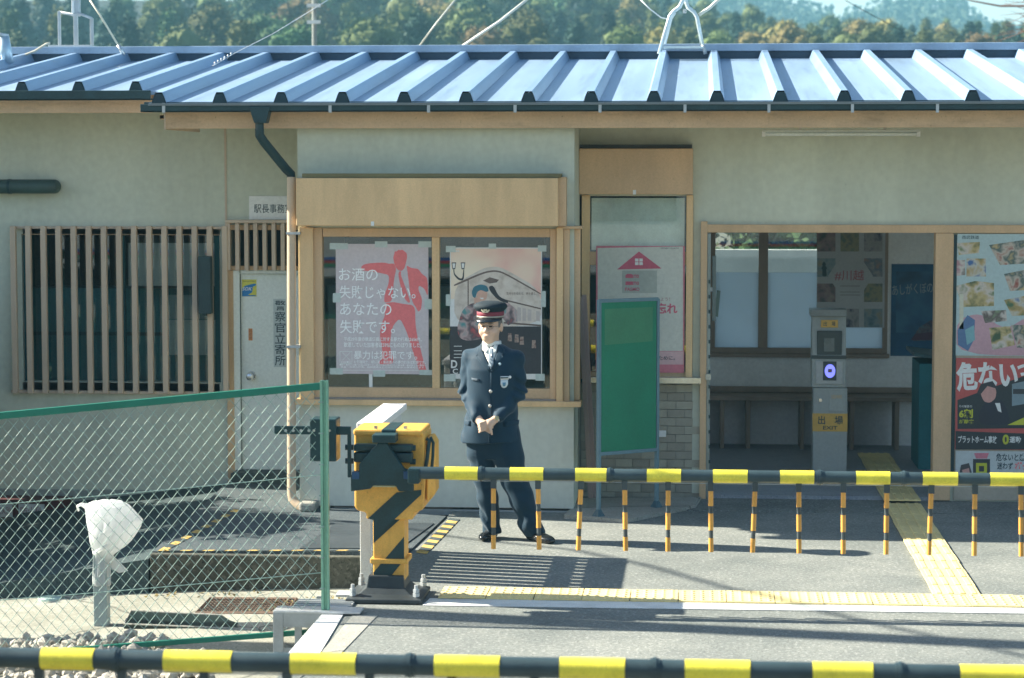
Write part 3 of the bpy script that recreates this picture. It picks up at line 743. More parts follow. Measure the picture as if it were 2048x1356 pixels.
# anti-violence poster in the bay window
Y0 = YB + .012
P = poster('grey poster with a red silhouetted man in the left bay window', (672, 488, 857, 748), Y0, mat('poster_grey', (.60, .535, .54), .6, var=.05))
q = lambda pts: [(640 + a / 4.375, 470 + c / 4.375) for a, c in pts]
qr = lambda a, b, c, d: (640 + a / 4.375, 470 + b / 4.375, 640 + c / 4.375, 470 + d / 4.375)
M_red = mat('poster_red', (.80, .20, .20), .6, var=.04)
for pts in ([(648, 170), (655, 140), (668, 146), (690, 126), (700, 136), (715, 127), (735, 138), (760, 160), (762, 200), (750, 250), (740, 290), (715, 315), (685, 310), (665, 285), (650, 250), (640, 200)],
            [(360, 275), (390, 255), (455, 245), (560, 240), (605, 252), (650, 248), (668, 300), (645, 400), (635, 578), (560, 596), (565, 520), (600, 430), (605, 350), (540, 335), (460, 320), (365, 310)],
            [(755, 262), (800, 290), (860, 295), (890, 340), (942, 375), (945, 545), (915, 470), (865, 440), (860, 480), (895, 560), (885, 650), (860, 675), (835, 625), (815, 600), (790, 520), (775, 400), (765, 320)],
            [(690, 318), (712, 318), (705, 345), (745, 450), (790, 580), (780, 598), (740, 560), (700, 430), (685, 350)],
            [(562, 600), (640, 585), (720, 602), (832, 615), (835, 780), (850, 880), (880, 1000), (905, 1100), (940, 1210), (875, 1212), (850, 1130), (800, 980), (760, 850), (700, 725), (640, 790), (620, 870), (610, 980), (640, 1080), (640, 1130), (500, 1130), (545, 1080), (545, 1000), (520, 870), (545, 760), (570, 700)]):
    flat(q(pts), Y0 - .001, M_red, P)
for s_, r_, bd in (('お酒の', (165, 290, 505, 400), .0), ('失敗じゃない。', (170, 445, 835, 555), 0), ('あなたの', (175, 595, 625, 700), 0), ('失敗です。', (175, 745, 655, 860), 0), ('平成29年度の鉄道係員に対する暴力行為は656件。', (208, 895, 890, 928), .01),
                   ('飲酒していた加害者は59%にものぼりました。', (208, 942, 890, 982), .01), ('暴力は犯罪です。', (295, 1015, 850, 1088), 0), ('お客様同士、駅係員・乗務員への暴力行為は犯罪です。', (295, 1100, 925, 1125), .01), ('STOP暴力', (186, 1104, 272, 1122), .02),
                   ('●駅・車内での暴力行為は犯罪です。暴力行為を見かけたら駅係員・乗務員または警察へ', (170, 1133, 930, 1144), 0), ('係員への暴力行為、器物損壊などの迷惑行為は110番通報します', (180, 1152, 910, 1162), 0)):
    lettering(s_, qr(*r_), Y0 - .002, M_text, P, bd if bd else .005)
for a_ in (((172, 1016), (282, 1016), (282, 1022), (172, 1022)), ((172, 1122), (282, 1122), (282, 1128), (172, 1128)), ((172, 1016), (177, 1016), (177, 1128), (172, 1128)), ((277, 1016), (282, 1016), (282, 1128), (277, 1128)), ((190, 1026), (197, 1026), (268, 1098), (261, 1098)), ((261, 1026), (268, 1026), (197, 1098), (190, 1098)), ((175, 1182), (930, 1182), (930, 1186), (175, 1186))):
    flat(q(a_), Y0 - .002, M_paper, P)
tapes(P, Y0 - .0028, [qr(85, 70, 245, 125), qr(480, 55, 590, 108), qr(860, 55, 975, 108), qr(112, 508, 180, 590), qr(915, 560, 985, 650), qr(85, 1165, 200, 1220), qr(465, 1185, 570, 1240), qr(870, 1180, 985, 1225)])
pb2('tape_strip', (738, 748, 745, 776), Y0 - .001, .001, M_paper, P, 0)
# travel poster behind the man
P = poster('travel poster with a dancing woman and old building in the right bay window', (900, 495, 1084, 758), Y0, M_paper)
q = lambda pts: [(870 + a / 4.376, 470 + c / 4.376) for a, c in pts]
qr = lambda a, b, c, d: (870 + a / 4.376, 470 + b / 4.376, 870 + c / 4.376, 470 + d / 4.376)
M_p1 = photo_mat('print_sky', [(.74, .34, .32), (.82, .62, .48), (.84, .78, .60)], 2.2); M_p2 = photo_mat('print_stone', [(.50, .43, .36), (.62, .55, .47), (.68, .62, .54)], 18)
M_p3 = mat('print_dark', (.05, .055, .06), .5); M_p4 = mat('print_brown', (.17, .13, .11), .5); M_p5 = photo_mat('print_coat', [(.50, .10, .10), (.10, .09, .10), (.50, .36, .34), (.10, .28, .28)], 11)
M_skinp = mat('print_skin', (.60, .38, .29), .5)
flat(q([(138, 118), (928, 118), (928, 560), (138, 560)]), Y0 - .001, M_p1, P)
flat(q([(170, 430), (420, 290), (520, 275), (600, 290), (928, 480), (928, 800), (170, 800)]), Y0 - .0016, M_p2, P)
flat(q([(165, 432), (420, 322), (520, 305), (600, 322), (928, 510), (928, 524), (600, 337), (520, 320), (425, 337), (165, 452)]), Y0 - .002, M_p4, P)
flat(q([(600, 560), (928, 640), (928, 652), (600, 574)]), Y0 - .002, M_p4, P)
flat(q([(600, 760), (928, 785), (928, 800), (600, 775)]), Y0 - .002, M_p4, P)
for a_ in (720, 765, 810, 885): flat(q([(a_, 630 + (a_ - 720) * .2), (a_ + 34, 636 + (a_ - 720) * .2), (a_ + 34, 755), (a_, 750)]), Y0 - .002, mat('print_window', (.56, .50, .46), .5), P)
flat(q([(420, 400), (480, 370), (560, 392), (540, 415), (480, 425)]), Y0 - .002, M_p4, P)
flat(q([(130, 800), (928, 800), (928, 1215), (130, 1215)]), Y0 - .0016, M_p3, P)
for a_, c_ in ((640, 860), (700, 870), (745, 890), (850, 920)): flat(q([(a_, c_), (a_ + 30, c_), (a_ + 34, c_ + 70), (a_ - 4, c_ + 70)]), Y0 - .002, photo_mat('print_crowd', [(.10, .05, .05), (.40, .30, .24), (.20, .16, .15)], 40), P)
for a_ in (165, 245):                                    # street lamps
    flat(q([(a_ - 20, 240), (a_ + 20, 240), (a_ + 12, 300), (a_ - 12, 300)]), Y0 - .002, M_p3, P); flat(q([(a_ - 13, 248), (a_ + 13, 248), (a_ + 8, 290), (a_ - 8, 290)]), Y0 - .0023, M_paper, P)
flat(q([(160, 300), (168, 300), (172, 340), (215, 380), (240, 380), (248, 300), (256, 300), (252, 400), (205, 395), (165, 350)]), Y0 - .002, M_p3, P)
flat(q([(285, 395), (295, 395), (295, 640), (285, 640)]), Y0 - .002, M_p4, P)
# the woman in the print
flat(q([(330, 590), (420, 600), (470, 640), (480, 760), (440, 830), (440, 900), (300, 930), (215, 905), (190, 820), (240, 650)]), Y0 - .0024, M_p5, P)
flat(q([(560, 600), (640, 590), (720, 660), (720, 760), (640, 790), (570, 700)]), Y0 - .0024, M_p5, P)
flat(q([(340, 540), (400, 560), (395, 605), (345, 600)]), Y0 - .0026, M_skinp, P)
flat(q([(370, 480), (420, 470), (460, 500), (455, 550), (430, 580), (390, 575), (365, 540)]), Y0 - .0028, M_skinp, P)
flat(q([(320, 500), (340, 450), (400, 430), (455, 445), (472, 490), (450, 500), (400, 480), (368, 500), (352, 555), (330, 540)]), Y0 - .003, mat('print_beret', (.05, .17, .22), .5), P)
flat(q([(392, 548), (430, 550), (418, 562), (402, 560)]), Y0 - .003, M_paper, P)
flat(q([(470, 450), (510, 440), (560, 540), (640, 575), (640, 600), (550, 570), (480, 490)]), Y0 - .0028, M_p3, P)
lettering('気持ちを染める。時を織る。', qr(625, 500, 888, 526), Y0 - .0026, M_p4, P)
lettering('西武鉄道', qr(146, 132, 214, 150), Y0 - .002, M_paper, P, .02)
lettering('D', qr(140, 1095, 195, 1165), Y0 - .003, M_paper, P, .03); lettering('C', qr(155, 1170, 200, 1215), Y0 - .003, M_paper, P, .02)
for c_ in (970, 1010, 1040, 1070): flat(q([(165, c_), (235, c_), (235, c_ + 6), (165, c_ + 6)]), Y0 - .003, M_paper, P)
tapes(P, Y0 - .0035, [qr(95, 95, 180, 150), qr(470, 75, 535, 120), qr(900, 90, 975, 145), qr(95, 520, 135, 620), qr(930, 490, 970, 630), qr(78, 1220, 180, 1280), qr(880, 1215, 960, 1275)])
# house poster at the ticket window
Y0 = YE - .040
M_pink = mat('poster_pink', (.60, .20, .25), .6, var=.05)
P = poster('white poster with red gabled house symbol at the ticket window', (1192, 492, 1369, 745), Y0, M_pink)
flat([(1195, 496), (1366, 493), (1366, 702), (1196, 702)], Y0 - .001, mat('poster_cream', (.60, .61, .54), .6, var=.04), P)
flat(rect(1196, 703, 1367, 729), Y0 - .001, mat('poster_pale_pink', (.60, .40, .41), .6), P)
flat([(1234, 539), (1278, 503), (1323, 537)], Y0 - .002, mat('poster_rose', (.58, .13, .19), .6), P)
for a_ in (1270, 1278.6):
    for c_ in (517, 524.2): flat(rect(a_, c_, a_ + 7, c_ + 6), Y0 - .003, M_paper, P)
flat(rect(1244, 541, 1314, 586), Y0 - .002, mat('poster_sage', (.42, .45, .40), .6), P)
lettering('mo', (1267, 549, 1278, 556), Y0 - .003, MATS['poster_rose'], P, .02); lettering('mo', (1267, 563, 1278, 570), Y0 - .003, MATS['poster_rose'], P, .02); lettering('PASMO', (1250, 575, 1279, 582), Y0 - .003, MATS['poster_rose'], P, .02)
flat([(1251, 550), (1255, 548), (1262, 548), (1266, 550), (1266, 556), (1251, 556)], Y0 - .003, MATS['poster_rose'], P); flat(rect(1251, 563, 1266, 570), Y0 - .003, MATS['poster_rose'], P)
lettering('忘れ', (1312, 606, 1355, 627), Y0 - .002, MATS['poster_rose'], P, .03); lettering('みよう！', (1312, 595, 1340, 602), Y0 - .002, mat('ink_rose_dark', (.35, .12, .14), .6), P)
lettering('ために。', (1317, 712, 1350, 720), Y0 - .002, M_ink, P, .01); lettering('西武鉄道からのお知らせ', (1322, 495, 1358, 498), Y0 - .002, M_ink, P)
# notice panel right of the entrance: two posters and a strip below
Y0 = YE - .03
NB = MB(); NB.pbox(1911, 466.5, 2200, 1002, Y0 + .012, .016); NB.build('notice_board', mat('panel_tan', (.42, .37, .29), .5), label='tall white notice panel beside the entrance at the right edge', cat='notice board', bevel=.003)
P = poster('pale blue sightseeing map poster with many small pictures beside the entrance', (1913, 468, 2190, 712), Y0 + .004, mat('map_blue', (.42, .54, .54), .5, var=.05))
flat([(1913, 640), (1960, 625), (2010, 660), (2060, 630), (2190, 640), (2190, 711), (1913, 711)], Y0 + .003, mat('map_pink', (.52, .32, .36), .5), P)
M_ph = [photo_mat('map_photo_%d' % i, c, 11) for i, c in enumerate(([(.05, .10, .05), (.45, .36, .16), (.58, .52, .46), (.16, .22, .10)], [(.30, .08, .06), (.50, .44, .36), (.08, .13, .12), (.52, .40, .20)], [(.06, .14, .32), (.50, .50, .44), (.42, .30, .12), (.08, .16, .08)], [(.40, .22, .24), (.58, .54, .48), (.12, .10, .09), (.24, .34, .20)]))]
for i, pts in enumerate(([(1913, 486), (1960, 484), (1958, 506), (1918, 510)], [(1978, 490), (2048, 480), (2100, 488), (2090, 525), (2000, 530)], [(1933, 517), (1972, 517), (1972, 553), (1933, 553)], [(1912, 520), (1930, 520), (1930, 550), (1912, 552)], [(1911, 572), (1950, 562), (1988, 566), (1988, 612), (1925, 614)], [(2008, 548), (2048, 540), (2090, 548), (2090, 578), (2020, 582)], [(2008, 600), (2048, 592), (2100, 590), (2100, 628), (2024, 632)], [(1962, 622), (2012, 620), (2014, 642), (1970, 646)], [(1978, 656), (2020, 652), (2030, 690), (1985, 700)], [(2022, 650), (2080, 650), (2080, 700), (2034, 695)])):
    flat(pts, Y0 + .0025, M_ph[i % 4], P)
flat([(1915, 660), (1935, 630), (1950, 640), (1948, 680), (1936, 702), (1916, 690)], Y0 + .0022, mat('map_indigo', (.10, .18, .32), .5), P)
flat([(1930, 660), (1948, 650), (1950, 680), (1934, 690)], Y0 + .0018, mat('map_teal', (.20, .40, .44), .5), P)
flat(rect(1919, 588, 1927, 658), Y0 + .0022, mat('map_cream', (.56, .56, .44), .5), P)
lettering('西武鉄道', (1924, 471, 1958, 478), Y0 + .0025, M_ink, P)
P = poster('red and black platform safety poster reading 危ない beside the entrance', (1911, 717, 2190, 900), Y0 + .004, mat('safety_red', (.48, .10, .09), .5))
flat([(1915, 800), (2048, 752), (2190, 752), (2190, 855), (1915, 858)], Y0 + .003, mat('safety_black', (.035, .045, .05), .5), P)
flat([(1911, 862), (2190, 872), (2190, 899), (1911, 899)], Y0 + .003, MATS['safety_black'], P)
lettering('危ない', (1912, 722, 2036, 780), Y0 + .002, M_paper, P, .04, rot=.06); lettering('っ', (2034, 728, 2060, 752), Y0 + .002, M_paper, P, .04)
flat([(1968, 806), (1985, 802), (2004, 800), (2012, 815), (2020, 838), (2014, 850), (1962, 850), (1956, 832)], Y0 + .002, mat('print_suit', (.03, .035, .05), .5), P); flat([(1958, 778), (1963, 770), (1975, 767), (1988, 771), (1993, 782), (1991, 797), (1980, 806), (1967, 803)], Y0 + .0015, mat('print_face', (.55, .30, .26), .5), P)
flat([(1954, 786), (1962, 768), (1985, 762), (1996, 778), (1975, 772), (1960, 790)], Y0 + .001, M_p3, P)
flat([(1990, 806), (2000, 806), (2003, 825), (1996, 822)], Y0 + .0012, M_paper, P); flat([(2024, 768), (2060, 760), (2100, 760), (2100, 800), (2024, 812)], Y0 + .002, mat('print_train', (.20, .27, .30), .5), P); flat(rect(2026, 778, 2100, 788), Y0 + .0015, M_p3, P)
M_lime = mat('ink_lime', (.50, .52, .05), .5)
lettering('6割', (1918, 818, 1946, 836), Y0 + .002, M_lime, P, .04); lettering('が酔客', (1918, 839, 1948, 847), Y0 + .002, M_lime, P, .02); lettering('その被害の', (1918, 810, 1944, 815), Y0 + .002, M_paper, P)
lettering('プラットホーム事故', (1916, 872, 1994, 886), Y0 + .002, M_paper, P, .02); lettering('0', (2005, 869, 2018, 889), Y0 + .002, M_lime, P, .04); lettering('運動', (2019, 873, 2042, 886), Y0 + .002, M_paper, P, .02)
flat([(2015, 850), (2048, 835), (2048, 850)], Y0 + .0015, M_lime, P)
P = poster('small grey leaflet with black and red lettering below the safety poster', (1911, 903, 2190, 968), Y0 + .004, mat('leaflet_grey', (.50, .54, .53), .5))
flat(rect(1911, 963, 2190, 967.6), Y0 + .003, M_red, P); lettering('危ないと感', (1992, 907, 2050, 922), Y0 + .003, M_ink, P, .02); lettering('迷わず', (1994, 925, 2026, 939), Y0 + .003, M_ink, P, .02); lettering('ボタン', (2029, 924, 2074, 940), Y0 + .003, M_red, P, .04)
flat(rect(1946, 918, 1980, 962), Y0 + .003, M_p3, P); flat([(1952, 926), (1974, 926), (1974, 948), (1952, 948)], Y0 + .0022, M_lime, P); flat(rect(1958, 932, 1968, 943), Y0 + .0015, M_p3, P); flat([(1948, 906), (1978, 906), (1974, 917), (1952, 917)], Y0 + .003, M_pink, P)
flat([(1918, 950), (1922, 930), (1938, 926), (1944, 946), (1936, 960), (1922, 960)], Y0 + .003, mat('print_head', (.08, .07, .07), .5), P); flat([(1924, 940), (1938, 936), (1940, 952), (1928, 956)], Y0 + .0022, MATS['print_face'], P)
# posters inside the waiting room
Y0 = YBK - .04
P = poster('large white poster reading #川越 with small square pictures in the back window', (1634, 400, 1770, 655), Y0, mat('poster_hall_white', (.42, .43, .43), .6))
for i, (a_, c_) in enumerate(((0, 0), (1, 0), (2, 0), (0, 1), (2, 1), (0, 2), (2, 2), (1, 3), (2, 3), (0, 3))):
    flat(rect(1634 + a_ * 47, 466 + c_ * 50.5, 1671 + a_ * 47, 503 + c_ * 50.5), Y0 - .001, photo_mat('hall_photo_%d' % (i % 5), [[(.05, .08, .07), (.22, .15, .16), (.30, .27, .20)], [(.05, .09, .11), (.26, .25, .14), (.10, .15, .12)], [(.06, .07, .11), (.32, .31, .30), (.18, .20, .20)], [(.07, .14, .17), (.20, .27, .29), (.28, .26, .18)], [(.30, .20, .16), (.12, .16, .20), (.34, .32, .28)]][i % 5], 13), P)
flat([(1656, 552), (1680, 515), (1722, 515), (1746, 552), (1722, 590), (1680, 590)], Y0 - .002, MATS['poster_hall_white'], P)
flat([(1644, 553), (1645, 538), (1642, 538), (1646, 530), (1643, 530), (1648, 522), (1653, 530), (1650, 530), (1655, 538), (1652, 538), (1654, 553)], Y0 - .002, mat('print_pagoda', (.02, .06, .07), .5), P)
lettering('#川越', (1669, 540, 1728, 561), Y0 - .003, mat('ink_hall_red', (.36, .10, .12), .5), P, .005)
for c_ in (571, 583, 589): flat(rect(1680, c_, 1720, c_ + 2), Y0 - .003, mat('ink_faint', (.26, .25, .24), .5), P)
P = poster('dark blue poster with brushed white lettering on the waiting room wall', (1782, 528, 1880, 712), YBK - .006, mat('poster_blue', (.02, .10, .20), .5, var=.25, vs=4))
flat(rect(1792, 543, 1880, 665), YBK - .007, photo_mat('print_night', [(.01, .06, .12), (.02, .10, .20), (.04, .16, .26)], 5), P)
lettering('あしがくぼの', (1784, 567, 1866, 588), YBK - .008, mat('ink_pale', (.30, .36, .38), .5), P, .005, rot=.08)
flat([(1826, 675), (1838, 655), (1862, 640), (1880, 650), (1880, 680), (1826, 682)], YBK - .008, photo_mat('print_figures', [(.03, .05, .08), (.12, .09, .11), (.08, .14, .16)], 30), P)
flat([(1830, 668), (1880, 662), (1880, 680), (1822, 680)], YBK - .0085, mat('print_maroon', (.09, .04, .07), .5), P)

# ------------------------------------------------------------------ waiting room furniture
fl = .033
def WB(pxa, pxb, Y, y1, z0, z1): return (W(pxa, 800, Y).x, W(pxb, 800, Y).x, Y, y1, z0, z1)
BN = thing('wall_bench', 'long low brown bench along the back wall of the waiting room', 'bench', (W(1600, 800, YBK).x, YBK - .2, fl))
MB().box(PX + .02, W(1862, 800, YBK).x, YBK - .42, YBK - .01, .50, .54).build('seat', M_wood, BN, bevel=.004)
MB().box(PX + .02, W(1862, 800, YBK).x, YBK - .06, YBK - .012, .545, .60).build('back_rail', M_wood, BN, bevel=.004)
for px_ in (1440, 1492, 1600, 1700, 1790): MB().box(*WB(px_, px_ + 9, YBK - .38, YBK - .05, fl, .499)).build('leg', M_wood, BN, bevel=.003)
CB = thing('dark_cabinet', 'dark teal ticket collection counter inside the entrance by the right jamb', 'cabinet', (W(1850, 800, 20.2).x, 20.4, fl))
MB().box(W(1838, 800, 20.2).x, W(1990, 800, 20.2).x, 20.2, 20.9, fl, .98).build('body', M_teal, CB, bevel=.004)
b = MB(); b.prism([(W(1826, 800, 20.2).x, 20.15, 1.08), (W(1995, 800, 20.2).x, 20.15, .985), (W(1995, 800, 20.2).x, 20.15, .96), (W(1826, 800, 20.2).x, 20.15, 1.05)], (0, .8, 0)); b.build('sloping_top', mat('cabinet_top', (.06, .12, .13), .4), CB)
# intercom handset by the entrance
b = MB(); b.pbox(1424, 512, 1432, 642, YE + .10, .05); o = b.build('door_handle_bar', mat('handle_grey', (.16, .20, .20), .4, metal=.3), label='grey pull bar and folded sign on the left entrance jamb', cat='handle', bevel=.004)
b = MB(); b.prism([W(1434, 580, YE + .12), W(1441, 582, YE + .12), W(1436, 634, YE + .12), W(1428, 632, YE + .12)], (0, .02, 0)); b.build('folded_sign', mat('fold_green', (.10, .15, .13), .6), o)
MB().pbox(1418, 575, 1425, 583, YE + .08, .06).build('bracket', M_galv, o)
MB().pbox(1411, 748, 1422, 760, YE - .065, .02).build('strike_plate', mat('plate_cream', (.60, .58, .46), .4), label='small cream strike plate on the left entrance jamb', cat='plate', bevel=.002)
# card reader
YT = 19.9
TR = thing('card_reader', 'pale grey card reader pillar marked 出場 EXIT inside the entrance', 'card reader', (W(1658, 900, YT).x, YT + .12, fl))
M_tr = mat('reader_grey', (.46, .49, .46), .45, var=.05); M_trd = mat('reader_dark', (.06, .085, .085), .35); M_tro = mat('reader_orange', (.84, .52, .13), .5)
rp = lambda nm, r, Y, t, m, bev=.003, par=None: MB().pbox(*r, Y, t).build(nm, m, par or TR, bevel=bev)
b = MB(); zt = lambda py: W(1658, py, YT).z
b.box(W(1626, 850, YT).x, W(1694, 850, YT).x, YT, YT + .24, fl, zt(776)); b.build('cabinet', M_tr, TR, bevel=.006)
b = MB(); xa, xb = W(1624, 700, YT).x, W(1692, 700, YT).x
b.prism([(xa, YT - .01, zt(775)), (xa, YT - .01, zt(714)), (xa, YT + .06, zt(632)), (xa, YT + .25, zt(632)), (xa, YT + .25, zt(775))], (xb - xa, 0, 0)); hd = b.build('head', M_tr, TR, bevel=.006)
rp('top_cap', (1621, 619, 1694, 633), YT - .005, .27, mat('reader_cap', (.30, .33, .32), .35), .006)
rp('sign_plate', (1642, 640, 1676, 655), YT - .006 + .03, .02, M_tro, .002)
lettering('出　場', (1647, 643, 1671, 652), YT + .0225, M_trd, TR, .01)
rp('display_recess', (1634, 662, 1684, 710), YT - .008, .03, M_trd, .004); rp('display', (1648, 676, 1669, 703), YT - .011, .01, mat('display_grey', (.18, .21, .20), .25), .002)
rp('trim_band', (1623, 711, 1693, 718), YT - .02, .05, M_trd, .003)
rp('touch_panel', (1631, 722, 1686, 769), YT - .024, .03, mat('panel_pale', (.56, .58, .55), .4), .008); rp('reader_plate', (1646, 723, 1673, 761), YT - .028, .008, M_trd, .002)
lamp = bpy.data.materials.new('reader_glow'); lamp.use_nodes = True; pbn = lamp.node_tree.nodes['Principled BSDF']
pbn.inputs['Base Color'].default_value = (.08, .08, .5, 1); pbn.inputs['Emission Color'].default_value = (.17, .19, 1, 1); pbn.inputs['Emission Strength'].default_value = .50
c = W(1660, 742, YT - .03); b = MB(); b.lathe([(.046, 0), (.046, .004)], c, 24, sy=1.3, tilt=Matrix.Rotation(math.pi / 2, 3, 'X')); b.build('touch_ring', lamp, TR)
rp('touch_mark', (1656, 738, 1664, 745), YT - .037, .003, mat('mark_brown', (.25, .16, .14), .5), 0)
rp('flap', (1658, 782, 1690, 823), YT - .006, .01, mat('flap_grey', (.50, .53, .49), .45), .003); lettering('SUICA PASMO', (1663, 790, 1684, 797), YT - .0066, M_tro, TR)
rp('lock', (1638, 797, 1644, 804), YT - .006, .01, M_steel, .002)
rp('exit_band', (1625, 827, 1695, 863), YT - .003, .02, M_tro, .001); lettering('出　場', (1636, 832, 1686, 849), YT - .0036, M_trd, TR, .02); lettering('EXIT', (1646, 852, 1675, 859), YT - .0036, M_trd, TR, .02)
# office contents behind the lattice and bay
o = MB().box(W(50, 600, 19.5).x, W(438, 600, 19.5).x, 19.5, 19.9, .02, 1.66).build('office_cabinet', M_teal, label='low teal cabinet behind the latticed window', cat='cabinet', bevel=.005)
MB().box(W(50, 600, 19.5).x, W(438, 600, 19.5).x, 19.49, 19.4995, 1.24, 1.27).build('shelf_edge', M_dark, o)
MB().pbox(256, 486, 430, 572, YL + .10, .004).build('paper_blind', mat('blind_grey', (.36, .43, .42), .6, var=.08), label='pale paper blind in the upper right of the latticed window', cat='blind')
MB().pbox(330, 640, 432, 710, YL + .12, .01).build('notice_sheet', mat('sheet_grey', (.30, .38, .37), .6, var=.1), label='pale sheet standing in the lower right of the latticed window', cat='paper')
MB().pbox(335, 590, 420, 638, YL + .14, .01).build('notice_sheet', mat('sheet_teal', (.20, .30, .30), .6, var=.1), label='grey sheet behind the column loudspeaker in the latticed window', cat='paper')
o = MB().pbox(655, 572, 1090, 806, YB + .35, .3).build('office_desk', mat('desk_grey', (.22, .30, .29), .5, var=.15), label='grey green desk inside the bay window behind the posters', cat='desk', bevel=.01)
LS = MB(); c = W(730, 474, YB + .5); LS.lathe([(.02, .14), (.05, .10), (.13, 0), (.125, -.004)], c, 24); LS = LS.build('lamp_shade', M_galv, label='metal lamp shade hanging behind the left bay pane', cat='lamp', smooth=True)
MB().cyl(c + Vector((0, 0, .14)), c + Vector((0, 0, .5)), .008, n=8).build('cord', M_black, LS)
MB().pbox(948, 470, 1085, 530, 19.6, .3).build('office_locker', mat('locker_green', (.04, .12, .11), .5), label='dark green locker behind the right bay pane', cat='locker', bevel=.005)
# red fire-sand box by the office wall
b = MB(); b.pbox(-60, 1000, 128, 1036, YL - .32, .28); o = b.build('fire_sand_box', mat('box_maroon', (.07, .02, .022), .6), label='dark red fire sand boxes with white labels at the foot of the wall', cat='box', bevel=.006)
for r_ in ((-10, 1008, 25, 1034), (37, 1008, 89, 1034)):
    MB().pbox(*r_, YL - .323, .003).build('label_plate', mat('label_white', (.45, .48, .48), .6), o); lettering('防火砂', (r_[0] + 4, r_[1] + 6, r_[2] - 4, r_[3] - 6), YL - .3236, mat('ink_box', (.2, .08, .09), .6), o)

# ------------------------------------------------------------------ green board and planks
ga, gb = G(1197, 1032, .03), G(1313, 1014, .03)
GBD = thing('green_board', 'green felt notice board in a blue frame standing on two legs', 'notice board', ((ga + gb) / 2))
d = (gb - ga).normalized(); nrm = Vector((d.y, -d.x, 0)); M_bl = mat('frame_blue', (.13, .22, .26), .45, var=.12)
def bpt(u, py):                                      # point on the board plane above the foot line
    p = ga.lerp(gb, u); return Vector((p.x, p.y, W(1197 + (1313 - 1197) * u, py, p.y).z))
def bar(p, q, w, t, nm, m, par):
    a = (q - p).normalized(); s = a.cross(nrm).normalized() * w
    b = MB(); b.prism([p - s - nrm * t, p + s - nrm * t, q + s - nrm * t, q - s - nrm * t], nrm * 2 * t); b.build(nm, m, par, bevel=.003)
for u, pt_ in ((0, 600), (1, 597)):
    foot = ga.lerp(gb, u); bar(foot, bpt(u, pt_), .014, .014, 'leg', M_bl, GBD)
    MB().lathe([(.05, 0), (.046, .008), (.018, .055), (.016, .07)], foot, 4).build('foot', mat('foot_teal', (.05, .11, .14), .5), GBD)
bar(bpt(0, 602), bpt(1, 598), .014, .0135, 'rail', M_bl, GBD); bar(bpt(0, 908), bpt(1, 899), .014, .0135, 'rail', M_bl, GBD)
b = MB(); b.prism([bpt(.03, 604), bpt(.97, 600), bpt(.97, 897), bpt(.03, 905)], nrm * .008); b.build('felt', mat('felt_green', (.03, .21, .12), .9, var=.12, vs=3, bump=.3, bs=200), GBD)
b = MB(); b.prism([bpt(.08, 618) + nrm * .009, bpt(.90, 614) + nrm * .009, bpt(.90, 682) + nrm * .009, bpt(.08, 690) + nrm * .009], nrm * .001); o = b.build('faded_patch', mat('felt_faded', (.07, .23, .125), .9, var=.12, vs=3, bump=.3, bs=200), GBD)
M_pl = mat('plank_pink', (.36, .27, .24), .7, var=.15, vs=6, streak=True)
for k, (pa, pb_, lab) in enumerate((((1160, 594), (1181, 1003), 'front pinkish plank leaning against the bay corner'), ((1168, 590), (1190, 1000), 'rear pinkish plank leaning against the bay corner'))):
    p1 = W(*pa, YE - .10 - .05 * (1 - k)); p0 = W(*pb_, YE - .22 - .05 * (1 - k)); p0.z = .005
    b = MB(); b.prism([p0 + Vector((-.018, 0, 0)), p0 + Vector((.018, 0, 0)), p1 + Vector((.018, 0, 0)), p1 + Vector((-.018, 0, 0))], (0, .06, 0)); b.build('plank', M_pl, label=lab, cat='plank', group='planks leaning in the corner', bevel=.002)

# ------------------------------------------------------------------ crossing gates
YM = 13.86
cq = lambda pts: [(500 + a / 2.353, 780 + c / 2.353) for a, c in pts]
cr_ = lambda a, b, c, d: (500 + a / 2.353, 780 + b / 2.353, 500 + c / 2.353, 780 + d / 2.353)
def boom_parts(root, Y, zc, r, xa, xb, stripes, rods, rod_len, rod_r, joints=(), front=-.052):
    bm_ = MB(); bm_.cyl((xa, Y, zc), (xb, Y, zc), r, n=20); bo = smooth_by_angle(bm_.build('boom', M_bk, root))
    for s0, s1 in stripes:
        b = MB(); b.cyl((s0, Y, zc), (s1, Y, zc), r + .0022, n=24); smooth_by_angle(b.build('yellow_stripe', M_by, bo))
    for j in joints:
        b = MB(); b.cyl((j - .018, Y, zc), (j + .018, Y, zc), r + .005, n=20); b.cyl((j - .006, Y, zc), (j + .006, Y, zc), r + .009, n=20); smooth_by_angle(b.build('joint_ring', M_bk, bo))
    b = MB(); b.cyl((xa + .3, Y, zc - r - .006), (xb, Y, zc - r - .006), .003, n=6); b.build('tension_wire', M_galv, bo)
    for i, xr in enumerate(rods):
        sw = .016 * math.sin(i * 2.3) * math.sin(i * .7)
        top = Vector((xr, Y, zc - r - .0)); bot = Vector((xr + sw, Y, zc - r - rod_len))
        b = MB(); b.cyl(top, bot, rod_r, n=10); b.box(xr - rod_r * 1.25, xr + rod_r * 1.25, Y - rod_r * 1.25, Y + rod_r * 1.25, zc - r - rod_len * .12, zc - r + .012)
        rd = smooth_by_angle(b.build('hanging_rod', M_hk, root))
        for a_, c_ in ((.12, .335), (.445, .685), (.80, 1.0)):
            b = MB(); b.cyl(top.lerp(bot, a_), top.lerp(bot, c_) - Vector((0, 0, .001)), rod_r + .0015, n=12); smooth_by_angle(b.build('orange_band', M_orange if False else M_rod, rd))
M_rod = mat('rod_orange', (.70, .35, .07), .45, var=.1, orand=.12)
base = W(780, 1210, 14.05); base.z = 0
